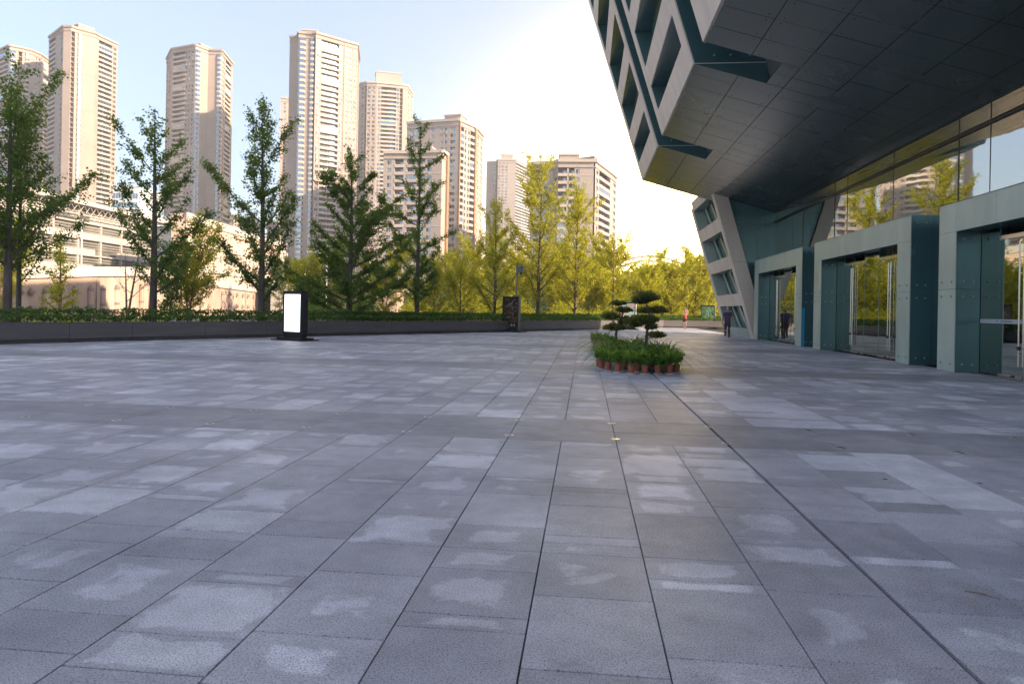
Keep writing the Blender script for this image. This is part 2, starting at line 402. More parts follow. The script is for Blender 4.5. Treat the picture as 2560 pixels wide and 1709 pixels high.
for k in range(-42, 17):
    x0, x1 = X_(k), X_(k+1)
    for si, (ya, yb, kind) in enumerate(secs):
        if kind == 'b':
            if k % 2: slabs.append((X_(k), X_(k+2), ya, yb, .17+random.random()*.12, .05))
            continue
        cuts = []
        y = ya
        if si == 0:
            kn = known.get(k, [])
            y = -5.0
            top = min(kn) if kn else ya
            while kn and y < top-1.0: y += random.choice((.8, .95, .2, .6)); cuts.append(y)
            cuts = [c for c in cuts if c < top-.12] + sorted(kn)
            if kn: y = yb
            else: y = -5.0
        while y < yb-.3:
            y += random.choice((.78, .95, .16, .47, .62, .75, .22, .85, .55)); cuts.append(y)
        cuts = [c for c in cuts if c < yb-.12]
        e = [ya]+cuts+[yb]
        for a, b_ in zip(e[:-1], e[1:]):
            narrow = (b_-a) < .3
            tone = min(1, max(0, random.gauss(.50, .085)))
            pt = random.choice((.0, .15, .35, .5, .6, .7, .8, .95, 1.1))
            mid = (a+b_)/2; xm = (x0+x1)/2
            if (k == 4 and 7.75 < mid < 8.6) or (k == 5 and 6.3 < mid < 8.7): tone, pt = 1.0, -.3
            if k in (4, 5) and 10.5 < mid < 14.2 and not narrow or (k == 5 and 15.8 < mid < 18.4 and not narrow): tone, pt = 1.0, -.3
            slabs.append((x0, x1, a, b_, tone, pt))
slabs = [s for s in slabs if inside_plaza((s[0]+s[1])/2, (s[2]+s[3])/2) and s[1] < 11.6 or (s[2] > 57.5 and s[0] < 22 and inside_plaza(s[1], s[3]))]
def slab_mesh(items, name, origin=(0, 0)):
    nv = len(items)*12; V = np.zeros((nv, 3)); T = np.zeros((nv, 4)); UV = []
    faces = []
    for i, (x0, x1, y0, y1, tn, pt) in enumerate(items):
        gx = .0035; g2 = .009; ds = (hash((round(x0, 2), round(y0, 2))) % 100)/100*.003 - .0015
        b0 = i*12
        if abs(x0-1.7925) < .05: gx0 = .022
        else: gx0 = gx
        gx1 = .012 if abs(x1-1.7925) < .05 else gx
        gy1 = .012 if any(abs(y1-b_[1]) < .01 for b_ in band_y) else gx
        for j, (dx0, dx1, dy0, dy1, z) in enumerate(((gx0+.002, gx1+.002, g2, gy1+.003, 0.0+ds), (gx0, gx1, gx+.002, gy1, -.005+ds), (gx0, gx1, gx, gy1, -.045))):
            V[b0+j*4:b0+j*4+4] = [(x0+dx0, y0+dy0, z), (x1-dx1, y0+dy0, z), (x1-dx1, y1-dy1, z), (x0+dx0, y1-dy1, z)]
        T[b0:b0+12] = (tn, pt, (hash((round(x0, 2), round(y0, 2), 3)) % 97)/97, 1)
        faces.append((b0, b0+1, b0+2, b0+3)); UV += [0, 0, 1, 0, 1, 1, 0, 1]
        for j in (0, 4):
            for q in range(4):
                r_ = (q+1) % 4
                faces.append((b0+j+4+q, b0+j+4+r_, b0+j+r_, b0+j+q)); UV += [0, 0, 0, 0, 0, 0, 0, 0]
    V[:, 0] -= origin[0]; V[:, 1] -= origin[1]
    me = bpy.data.meshes.new(name); me.from_pydata(V.tolist(), [], faces)
    at_ = me.attributes.new('tone', 'FLOAT_COLOR', 'POINT'); at_.data.foreach_set('color', T.ravel())
    uv = me.uv_layers.new(name='UVMap'); uv.data.foreach_set('uv', UV)
    me.materials.append(M['slab']); return me
plaza = bpy.data.objects.new('plaza_paving', None); C.objects.link(plaza); plaza['kind'] = 'structure'
def seen_size(s):
    x, y = (s[0]+s[1])/2, (s[2]+s[3])/2
    d = x*fwd.x + y*fwd.y
    if d < 1.6: return 0
    u = (x*rgt.x + y*rgt.y)/d*FPX + CX; v = CY + EYE/d*FPX
    if not (-150 < u < 2700 and v < 1900): return 0
    return (s[1]-s[0])*(s[3]-s[2])/d**3
slabs.sort(key=seen_size, reverse=True)
for s in slabs[:298]:
    link('granite_slab', slab_mesh([s], 'granite_slab', (s[0], s[2])), plaza, (s[0], s[2], 0))
tag(link('granite_slabs', slab_mesh(slabs[298:], 'granite_slabs'), plaza), kind='stuff')

# two drainage holes in the cover slab
hb = MB()
for hx in (3.05, 3.95): hb.lathe([(.025, .0022), (.0, .0023)], M['joint'], 10, hx, 7.35, cap=False)
tag(hb.build('slab_lifting_holes', plaza), kind='stuff')
# recessed uplights along the dark bands
def uplight_mesh():
    b = MB(); b.lathe([(.062, .0), (.062, .006), (.050, .009), (.036, .009)], M['disc'], 20, cap=False)
    b.lathe([(.036, .006), (.0, .0075)], M['discglass'], 20, cap=False); return b.mesh('uplight')
ul = uplight_mesh(); first = True
ul_spots = []
for y in (8.97, 10.22):
    for k in range(-11, 10, 2): ul_spots.append((X_(k), y))
for y in (19.1, 20.6):
    for k in (5, 7, 9): ul_spots.append((X_(k), y))
near_names = ['nearest', 'second', 'third', 'fourth', 'fifth', 'sixth', 'seventh', 'eighth', 'ninth', 'tenth', 'eleventh']
for i, (x, y) in enumerate(ul_spots):
    o = link('uplight', ul, None, (x, y, .001))
    row = 'nearer row, nearest dark band' if y < 9.5 else 'farther row, nearest dark band' if y < 11 else 'nearer row, second dark band' if y < 20 else 'farther row, second dark band'
    o['label'] = 'small round uplight, %s from the left, %s' % (near_names[i % 11] if i < 22 else near_names[(i-22) % 3], row)
    if i % 11 == 0 and i < 22: o['label'] = 'small round uplight, first from the left, %s' % row
    if i >= 22 and (i-22) % 3 == 0: o['label'] = 'small round uplight, first from the left, %s' % row
    o['category'] = 'uplight'; o['group'] = 'uplights set in the dark paving bands'
tw = MB(); tw.tube([(2.30, 4.42, .008), (2.36, 4.40, .010), (2.45, 4.33, .007)], [.003, .004, .002], M['stem'], 5); tw.tube([(2.36, 4.40, .01), (2.39, 4.36, .02)], .002, M['stem'], 4)
tag(tw.build('twig'), 'thin dry twig lying on a slab in the right foreground', 'twig')

# ------------------------------------------------------------------ the angular glass building
bld = empty('theatre_building', (20, 20, 0), 'large angular teal glass building with overhanging tilted upper storeys and dark metal soffit', 'building')
bld.location = (0, 0, 0)
GX = 12.45                                 # glass wall plane
zs = lambda x: 8.4 + .30*(GX-x)            # soffit height at x
fx = lambda z: 3.85 - .312*(z-10.97)       # leaning outer face
TOPZ = 25.5; YEND = 49.75
def part(mb, name, mats=None): return mb.build(name, bld)
# mass behind the cladding; its unseen extents are shaped to shade the plaza
c = MB(); k = M['core']
def prism_y(mb, prof, y0, y1, m_):
    n = len(prof)
    mb.poly([(x, y0, z) for x, z in prof], m_); mb.poly([(x, y1, z) for x, z in reversed(prof)], m_)
    for i in range(n):
        (xa, za), (xb, zb) = prof[i], prof[(i+1) % n]
        mb.poly([(xa, y0, za), (xa, y1, za), (xb, y1, zb), (xb, y0, zb)], m_)
up = [(6.6+.1, zs(6.7)+.12), (GX+.3, zs(GX+.3)+.12), (20, zs(GX)+.0), (20, TOPZ-.3), (fx(TOPZ)+2.9, TOPZ-.3)]
prism_y(c, up, 11.25, YEND-.25, k); c.box(13.2, 46, -22, 11.2, 8.35, TOPZ-2, k); c.box(20.05, 46, 11.25, 38, 8.35, TOPZ-.4, k)
c.box(13.2, 20, -22, 47.45, 0, 8.33, k); c.box(20.05, 46, -22, 38, 0, 8.33, k)
part(c, 'building_mass')
rf = MB(); prism_y(rf, [(fx(TOPZ-.28)+2.7, TOPZ-.28), (20.3, TOPZ-.28), (20.3, TOPZ), (fx(TOPZ)+2.7, TOPZ)], 11.2, YEND-.1, M['tealpale']); part(rf, 'roof')

# soffit: individual metal panels
xb = [3.85, 5.50, 7.12, 8.68, 10.19, 11.65, GX+.05]
yb = [YEND, 47.6, 46.1, 44.65, 43.2, 41.75, 40.4, 39.35, 38.2, 37.05, 35.9, 34.6, 33.15, 31.7, 30.25, 28.8, 27.4, 26.4, 25.3, 24.3, 22.9, 21.4, 20.0, 18.5, 17.1, 15.6, 14.2, 12.7, 11.2]
def soffit_cell(x0, x1, y0, y1):
    b = MB(); g_ = .012
    x0 += g_; x1 -= g_; y0 += g_; y1 -= g_
    t = .04
    b.hexa([(x0-x0, 0, zs(x0)-zs(x0)), (x1-x0, 0, zs(x1)-zs(x0)), (x1-x0, y1-y0, zs(x1)-zs(x0)), (0, y1-y0, 0),
            (0, 0, t), (x1-x0, 0, zs(x1)-zs(x0)+t), (x1-x0, y1-y0, zs(x1)-zs(x0)+t), (0, y1-y0, t)], M['soff'])
    return b.mesh('soffit_panel'), (x0, y0, zs(x0))
def notch(y0, y1): return (37.0 < y0 and y1 < 39.4) or (24.2 < y0 and y1 < 26.5)
cache = {}
for j in range(len(yb)-1):
    y1, y0 = yb[j], yb[j+1]
    for i in range(6):
        x0, x1 = xb[i], xb[i+1]
        if notch(y0, y1):
            if i == 0: continue
            if i == 1: x0 = 6.5
            if i == 1 and x1-x0 < .05: continue
        key = (round(x0, 2), round(x1, 2), round(y1-y0, 2))
        if key not in cache: cache[key] = soffit_cell(x0, x1, y0, y1)[0]
        link('soffit_panel', cache[key], bld, (x0+.012, y0+.012, zs(x0+.012)+random.uniform(-.004, .004)))
b = MB()   # dark layer above the open joints
for y0, y1, x0 in ((11.22, 24.3, 3.9), (24.3, 26.4, 6.55), (26.4, 37.05, 3.9), (37.05, 39.35, 6.55), (39.35, YEND-.06, 3.9)):
    b.hexa([(x0, y0, zs(x0)+.05), (GX+.3, y0, zs(GX+.3)+.05), (GX+.3, y1, zs(GX+.3)+.05), (x0, y1, zs(x0)+.05), (x0, y0, zs(x0)+.10), (GX+.3, y0, zs(GX+.3)+.10), (GX+.3, y1, zs(GX+.3)+.10), (x0, y1, zs(x0)+.10)], M['soffdark'])
part(b, 'soffit_backing')
# point fixings on the soffit panels
b = MB()
for y in yb[8:]:
    for x in xb[1:-1]:
        for sx in (-.22, .22):
            for sy in (-.2, .2):
                xx, yy = x+sx, y+sy
                if notch(yy-.3, yy+.3) and xx < 6.8: continue
                n0 = len(b.v)
                b.lathe([(.020, zs(xx)-.010), (.020, zs(xx)+.01)], M['steel_d'], 6, xx, yy)
tag(part(b, 'soffit_fixings'), kind='stuff')

# leaning ladder-like frames
def lean_box(x_of, y0, y1, z0, z1, d, m_, off=0.0):
    """box between heights z0, z1 whose front follows the leaning face; thickness d along x; returns mesh, origin"""
    b = MB(); ox = x_of(z0)
    X0, X1 = x_of(z0)-ox+off, x_of(z1)-ox+off
    b.hexa([(X0, 0, 0), (X0+d, 0, 0), (X0+d, y1-y0, 0), (X0, y1-y0, 0), (X1, 0, z1-z0), (X1+d, 0, z1-z0), (X1+d, y1-y0, z1-z0), (X1, y1-y0, z1-z0)], m_)
    return b, (ox, y0, z0)
mcache = {}
def lean_piece(name, x_of, y0, y1, z0, z1, d, m_, off=0.0):
    b, o = lean_box(x_of, y0, y1, z0, z1, d, m_, off)
    key = (name, round(x_of(z1)-x_of(z0), 3), round(y1-y0, 3), round(z1-z0, 3), d, m_.name, off)
    if key not in mcache: mcache[key] = b.mesh(name)
    return link(name, mcache[key], bld, o)
g_ = .006
openings = [(12.0, 13.24), (14.2, 16.05), (17.0, 18.9), (19.85, 21.75), (22.7, 24.55)]
def ladder(x_of, ya, yb_, yo0, yo1, z_lo, z_hi, ops, name_rung, m_face, npan, depth, bottom_flat=None):
    # rails
    brk = [z_lo] + [o[1]+.47*(q[0]-o[1]) for o, q in zip(ops[:-1], ops[1:])] + [z_hi]
    for z0, z1 in zip(brk[:-1], brk[1:]):
        if yo0 > ya: lean_piece('side_rail', x_of, ya, yo0, z0+g_, z1-g_, depth, m_face)
        if yb_ > yo1: lean_piece('side_rail', x_of, yo1, yb_, z0+g_, z1-g_, depth, m_face)
    edges = [z_lo] + [v for o in ops for v in o] + [z_hi]
    st = (yo1-yo0)/npan
    for i in range(0, len(edges), 2):
        z0, z1 = edges[i], edges[i+1]
        for q in range(npan):
            lean_piece(name_rung, x_of, yo0+q*st+g_/2, yo0+(q+1)*st-g_/2, z0, z1, depth, m_face)
    for z0, z1 in ops:       # glass set back in each opening
        lean_piece('window', x_of, yo0, yo1, z0-.02, z1+.02, .05, M['tealdark'], depth-.06)
for (ya, yb_) in ((39.35, YEND), (26.4, 37.05), (13.45, 24.3)):
    yo1 = yb_-1.0 if yb_ != YEND else 48.85
    ladder(fx, ya, yb_, ya+.98, yo1, 10.95, TOPZ, openings, 'cladding_rung', M['fin'], 6, .86)
    # jamb linings and ceilings: teal glass inside each opening
    for z0, z1 in openings:
        b = MB(); t = .025
        for (p0, p1) in ((ya+.98, ya+.98+t), (yo1-t, yo1)):
            b.hexa([(fx(z0)+.03, p0, z0), (fx(z0)+.84, p0, z0), (fx(z0)+.84, p1, z0), (fx(z0)+.03, p1, z0), (fx(z1)+.03, p0, z1), (fx(z1)+.84, p0, z1), (fx(z1)+.84, p1, z1), (fx(z1)+.03, p1, z1)], M['teal'])
        b.box(fx(z1)+.03, fx(z1)+.84, ya+.98, yo1, z1-.025, z1, M['tealdark'])
        part(b, 'window_reveal')
    # box sides (teal glass panels) behind the frame, both ends
    zb = [10.97, 13.8, 16.57, 19.4, 22.2, TOPZ]
    for ye, dy in ((ya, -.022), (yb_, .022)):
        for z0, z1 in zip(zb[:-1], zb[1:]):
            for xa, xb2 in ((.05, 1.3), (1.3, 2.66)):
                b = MB(); q0, q1 = sorted((ye, ye+dy))
                b.hexa([(fx(z0)+xa+g_, q0, z0+g_), (fx(z0)+xb2-g_, q0, z0+g_), (fx(z0)+xb2-g_, q1, z0+g_), (fx(z0)+xa+g_, q1, z0+g_),
                        (fx(z1)+xa+g_, q0, z1-g_), (fx(z1)+xb2-g_, q0, z1-g_), (fx(z1)+xb2-g_, q1, z1-g_), (fx(z1)+xa+g_, q1, z1-g_)], M['teal'])
                part(b, 'side_panel')
        # triangle between soffit slope and the level joint
        b = MB(); q0, q1 = sorted((ye, ye+dy))
        pr = [(3.9, zs(3.9)+.0), (6.55, zs(6.55)), (6.55, 10.94), (3.96, 10.94)]
        prism_y(b, pr, q0, q1, M['tealdark']); part(b, 'side_panel')
    # body of the box
    b = MB(); prism_y(b, [(3.95+.9, zs(4.85)+.12), (6.65, zs(6.65)+.12), (6.65, 12), (fx(TOPZ)+2.9, TOPZ-.1), (fx(TOPZ)+.9, TOPZ-.1)], ya+.04, yb_-.04, M['tealdark']); part(b, 'box_body')
# recessed glass strips between the boxes
for y0, y1 in ((37.05, 39.35), (24.3, 26.4)):
    for z0, z1 in ((10.3, 13.8), (13.8, 16.57), (16.57, 19.4), (19.4, 22.2), (22.2, TOPZ)):
        lean_piece('recess_pane', lambda z: fx(z)+2.66 if z > 0 else 0, y0+.03, y1-.03, z0+g_, z1-g_, .05, M['teal'])
    b = MB()
    for yy in (y0+.005, y1-.045):
        b.box(3.9, 6.5, yy, yy+.03, 10.94, 10.965, M['trim'])
    part(b, 'notch_trim')
    b = MB()
    for xx in (4.6, 5.2, 5.9, 6.3):
        b.tube([(xx, y1-.03, 11.25), (xx, y1-.06, 11.25)], .045, M['frost'], 8)
        b.tube([(xx, y1-.03, 13.55), (xx, y1-.06, 13.55)], .045, M['frost'], 8)
    tag(part(b, 'glass_fixings'), kind='stuff')

# the leaning leg that carries the far end
lx = lambda z: 11.15 - .29*z
lops = [(.62, 2.17), (3.0, 4.67), (5.5, 7.2), (8.05, 9.65)]
for z0, z1 in zip((0, 2.58, 5.08, 7.6), (2.58, 5.08, 7.6, 9.9)):
    for ya, yb_ in ((47.2, 48.0), (55.75, 56.6)): lean_piece('side_rail', lx, ya, yb_, z0+g_, z1-g_, .9, M['fin'])
edges = [0] + [v for o in lops for v in o] + [10.3]
for i in range(0, len(edges), 2):
    lean_piece('cladding_rung', lx, 48.005, 55.745, edges[i], edges[i+1], .9, M['fin'] if i else M['tealpale'])
for z0, z1 in lops:
    lean_piece('window', lx, 48.0, 55.75, z0-.02, z1+.02, .05, M['tealdark'], .84)
    b = MB()
    b.box(lx(z1)+.03, lx(z1)+.86, 48.0, 55.75, z1-.03, z1-.002, M['tealdark'])
    b.hexa([(lx(z0)+.03, 55.72, z0), (lx(z0)+.84, 55.72, z0), (lx(z0)+.84, 55.75, z0), (lx(z0)+.03, 55.75, z0), (lx(z1)+.03, 55.72, z1), (lx(z1)+.84, 55.72, z1), (lx(z1)+.84, 55.75, z1), (lx(z1)+.03, 55.75, z1)], M['tealpale'])
    part(b, 'window_reveal')
    for yy in (53.6, 51.2):       # slanting fins behind the glass
        b = MB(); X0, X1 = lx(z0)+.70, lx(z1)+.70
        b.hexa([(X0, yy-.1, z0), (X0+.1, yy-.1, z0), (X0+.1, yy+.35, z0), (X0, yy+.35, z0), (X1, yy+.6, z1-.04), (X1+.1, yy+.6, z1-.04), (X1+.1, yy+1.05, z1-.04), (X1, yy+1.05, z1-.04)], M['tealpale'])
        part(b, 'slanted_mullion')
b = MB(); prism_y(b, [(12.1, 0), (15.5, 0), (15.5, 10), (lx(10)+.95, 10), (lx(0)+.95, 0)], 47.75, 56.55, M['tealdark']); part(b, 'leg_body')
# return wall facing the plaza, panels clipped by the leaning rail
YW = 47.45
zr = [0, 2.58, 5.08, 7.6, 11]; xr = [8.0, 9.85, 11.35, GX+.35]
for z0, z1 in zip(zr[:-1], zr[1:]):
    for x0, x1 in zip(xr[:-1], xr[1:]):
        bm = bmesh.new(); vs_ = [bm.verts.new((x, YW, z)) for x, z in ((x0+g_, z0+g_), (x1-g_, z0+g_), (x1-g_, z1-g_), (x0+g_, z1-g_))]
        bm.faces.new(vs_)
        geom = bm.verts[:]+bm.edges[:]+bm.faces[:]
        bmesh.ops.bisect_plane(bm, geom=geom, plane_co=(11.16, YW, 0), plane_no=(-1, 0, -.29), clear_outer=True)
        geom = bm.verts[:]+bm.edges[:]+bm.faces[:]
        bmesh.ops.bisect_plane(bm, geom=geom, plane_co=(GX, YW, 8.38), plane_no=(.3, 0, 1), clear_outer=True)
        if bm.faces:
            r_ = bmesh.ops.extrude_face_region(bm, geom=bm.faces[:])
            bmesh.ops.translate(bm, vec=(0, .05, 0), verts=[v for v in r_['geom'] if isinstance(v, bmesh.types.BMVert)])
            bmesh.ops.recalc_face_normals(bm, faces=bm.faces)
            me = bpy.data.meshes.new('wall_panel'); bm.to_mesh(me); me.materials.append(M['teal'])
            link('wall_panel', me, bld)
        bm.free()
b = MB()
for x, z in ((9.6, 7.75), (10.1, 7.75), (11.1, 7.75), (11.6, 7.75), (9.6, 7.4), (10.1, 7.4), (11.1, 5.25), (11.6, 5.25), (11.1, 4.9), (11.1, 7.4), (11.6, 7.4), (10.1, 5.25), (10.4, 2.75), (11.1, 2.75), (10.6, 2.4), (11.1, 2.4)):
    b.tube([(x, YW, z), (x, YW-.03, z)], .045, M['frost'], 8)
tag(part(b, 'glass_fixings'), kind='stuff')
b = MB(); b.box(11.3, GX+.6, 47.55, 47.7, 0, 9, M['core']); part(b, 'return_wall_backing')

# reflective glass wall above and between the portals
yp = [YW-.01, 41.5, 36.4, 34.7, 29.7, 24.75, 22.9, 18.0, 12.9, 8.0, 2.9, -2.0, -8]
zp = [(0, 4.2), (4.2, 7.70), (7.80, zs(GX)+.1)]
for y1, y0 in zip(yp[:-1], yp[1:]):
    for z0, z1 in zp:
        b = MB(); b.box(0, .03, 0, y1-y0-.03, 0, z1-z0-.012, M['fglass'])
        o = b.build('glass_pane', bld, (GX, y0+.015, z0+.006)); o.rotation_euler = (0, random.uniform(-.0018, .0018), random.uniform(-.003, .003))
b = MB(); b.box(GX-.10, GX-.01, -8, YW, 7.70, 7.735, M['steel_d']); b.box(GX-.10, GX-.01, -8, YW, 7.765, 7.80, M['steel_d']); part(b, 'transom')
b = MB(); b.box(-.02, .06, -.014, .014, 0, zs(GX)+.1, M['steel_d']); mull = b.mesh('mullion')
for y in yp[1:-1]: link('mullion', mull, bld, (GX, y, 0))
b = MB(); b.box(GX-.05, GX+.12, -8, YW, zs(GX)-.03, zs(GX)+.05, M['soffdark']); part(b, 'head_seal')
b = MB(); b.box(GX+.06, GX+.10, -8, YW, 0, 8.5, M['soffdark']); part(b, 'glass_backing')

# entrance portals
PX = 10.98
def portal(y0, y1):
    H_, L_ = 5.11, 4.22
    b = MB(); e_ = .03
    b.box(PX+e_, GX-.03, y0+e_, y0+1.0-e_, 0, H_-e_, M['core']); b.box(PX+e_, GX-.03, y1-1.0+e_, y1-e_, 0, H_-e_, M['core'])
    b.box(PX+e_, GX-.03, y0+1.0-e_, y1-1.0+e_, L_+e_, H_-e_, M['core'])
    P = b.build('entrance_portal', bld)
    def pan(x0, x1, ya, yb_, z0, z1, m_, name='cladding_panel'):
        q = MB(); q.box(0, x1-x0, 0, yb_-ya, 0, z1-z0, m_)
        key = (name, round(x1-x0, 3), round(yb_-ya, 3), round(z1-z0, 3), m_.name)
        if key not in mcache: mcache[key] = q.mesh(name)
        return link(name, mcache[key], P, (x0, ya, z0))
    j = .005
    ZJ = 2.5
    for ya, yb_ in ((y0, y0+1.0), (y1-1.0, y1)):
        for z0, z1 in ((.01, ZJ), (ZJ, L_)): pan(PX, PX+.028, ya+j, yb_-j, z0+j, z1-j, M['tealpale'])
        pan(PX, PX+.028, ya+j, yb_-j, L_+j, H_, M['tealpale'])
    ny = 4; st = (y1-y0-2.0)/ny
    for q in range(ny): pan(PX, PX+.028, y0+1.0+q*st+j, y0+1.0+(q+1)*st-j, L_-.0, H_, M['tealpale'])
    # faces looking towards and away from the camera
    for (yy0, yy1) in ((y0-.001, y0+.028), (y1-.028, y1+.001), (y0+1.0-.028, y0+1.001), (y1-1.001, y1-1.0+.028)):
        inner = yy0 > y0+.5 and yy1 < y1-.5
        zz = L_ if inner else H_
        for z0, z1 in ((.01, ZJ), (ZJ, zz)):
            for x0, x1 in ((PX+.03, 11.68),) if inner else ((PX+.03, 11.70), (11.70, GX-.035)):
                pan(x0+j, x1-j, yy0, yy1, z0+j, z1-j, M['teal'])
    for q in range(ny):   # underside and top of the lintel
        pan(PX+.03, GX-.035, y0+1.0+q*st+j, y0+1.0+(q+1)*st-j, L_-.002, L_+.028, M['tealdark'])
    pan(PX, GX-.035, y0+.001, y1-.001, H_-.028, H_+.001, M['tealpale'], 'top_panel')
    # pale point fixings
    q = MB()
    for yy in (y0-.012, y1-1.0-.012):
        for zz in (.25, ZJ-.22, ZJ+.22, (4.0 if yy > y0+1 else 4.85)):
            for xx in (PX+.22, 11.48):
                q.tube([(xx, yy+.012, zz), (xx, yy-.012, zz)], .035, M['frost'], 8)
    for ya in (y0, y1-1.0):
        for zz in (.25, ZJ-.22, ZJ+.22):
            for yy in (ya+.22, ya+.78): q.tube([(PX, yy, zz), (PX-.02, yy, zz)], .035, M['frost'], 8)
    tag(q.build('glass_fixings', P), kind='stuff')
    # glass doors: from the far jamb towards the camera
    XD = 11.69; y = y1-1.0
    for wd, kind in ((.95, 'fixed'), (1.15, 'door'), (1.15, 'door'), (1.45, 'fixed'), (1.15, 'door'), (1.15, 'door'), (.95, 'fixed')):
        q = MB(); hh = 3.85 if kind == 'door' else 4.2
        q.box(0, .025, 0, wd-.02, 0, hh-.1, M['dglass'])
        o = q.build('door' if kind == 'door' else 'glass_pane', P, (XD, y-wd+.01, .10 if kind == 'door' else .03))
        o.rotation_euler = (0, 0, random.uniform(-.012, .012) if kind == 'door' else 0)
        if kind == 'door':
            q = MB(); q.box(XD-.03, XD+.05, y-wd+.02, y-.02, .012, .10, M['steel']); q.box(XD-.05, XD-.03, y-wd+.35, y-wd+.5, .03, .09, M['steel_d']); q.build('bottom_rail', P)
            q = MB(); q.box(XD-.03, XD+.05, y-wd+.01, y-.01, 3.86, 3.98, M['steel']); q.build('header_rail', P)
        q = MB(); q.box(XD-.004, XD+.03, y-wd-.006, y-wd+.006, .02, 4.2, M['frost']); q.build('glass_edge', P)
        y -= wd
    y = y1-1.0-.95-1.15
    for ym in (y, y-1.15-1.45-1.15):
        for s_ in (-.10, .10):
            q = MB(); yy = ym+s_
            q.tube([(XD-.09, yy, .35), (XD-.09, yy, 3.72)], .022, M['steel'], 8)
            for zz in (.7, 2.0, 3.3): q.tube([(XD-.09, yy, zz), (XD, yy, zz)], .010, M['steel_d'], 6)
            q.build('door_handle', P)
        q = MB(); q.tube([(XD-.13, ym-.14, .85), (XD-.13, ym+.14, .85)], .014, M['black'], 6); q.box(XD-.15, XD-.11, ym-.05, ym+.05, .80, .90, M['black']); q.build('door_lock', P)
    return P
P1 = portal(36.65, 46.6); P2 = portal(24.8, 34.75); P3 = portal(12.9, 22.9); P4 = portal(1.0, 10.95)
# printed safety band on the glass of the nearest portal, with a small round emblem and a line of small print
q = MB(); yj = 21.9-.035
q.box(11.672, 11.675, 19.4, yj, 1.50, 1.62, M['sticker'])
for i in range(13):
    yy = 20.86-i*.042
    q.box(11.669, 11.672, yy-.030, yy, 1.543+.004*(i % 2), 1.578, M['stickerdark'])
th = np.linspace(0, 2*math.pi, 13)
q.tube([(11.669, 21.0+.04*math.cos(a), 1.562+.03*math.sin(a)) for a in th], .006, M['stickerdark'], 4)
q.tube([(11.669, 20.97, 1.545), (11.669, 21.03, 1.58)], .006, M['stickerdark'], 4)
q.build('printed_band', P3)
# blue height strip on the corner of the farthest portal
q = MB(); q.box(PX+.02, PX+.17, 36.625, 36.648, .02, 1.98, M['blue'])
for i in range(13): q.box(PX+.02, PX+.11, 36.618, 36.625, .10+i*.145, .125+i*.145, M['bluemark'])
q.build('height_strip', P1)
# threshold line near the entrance
q = MB(); q.box(11.55, 11.60, 12, 22.3, .002, .006, M['trim']); tag(q.build('threshold_strip', plaza))

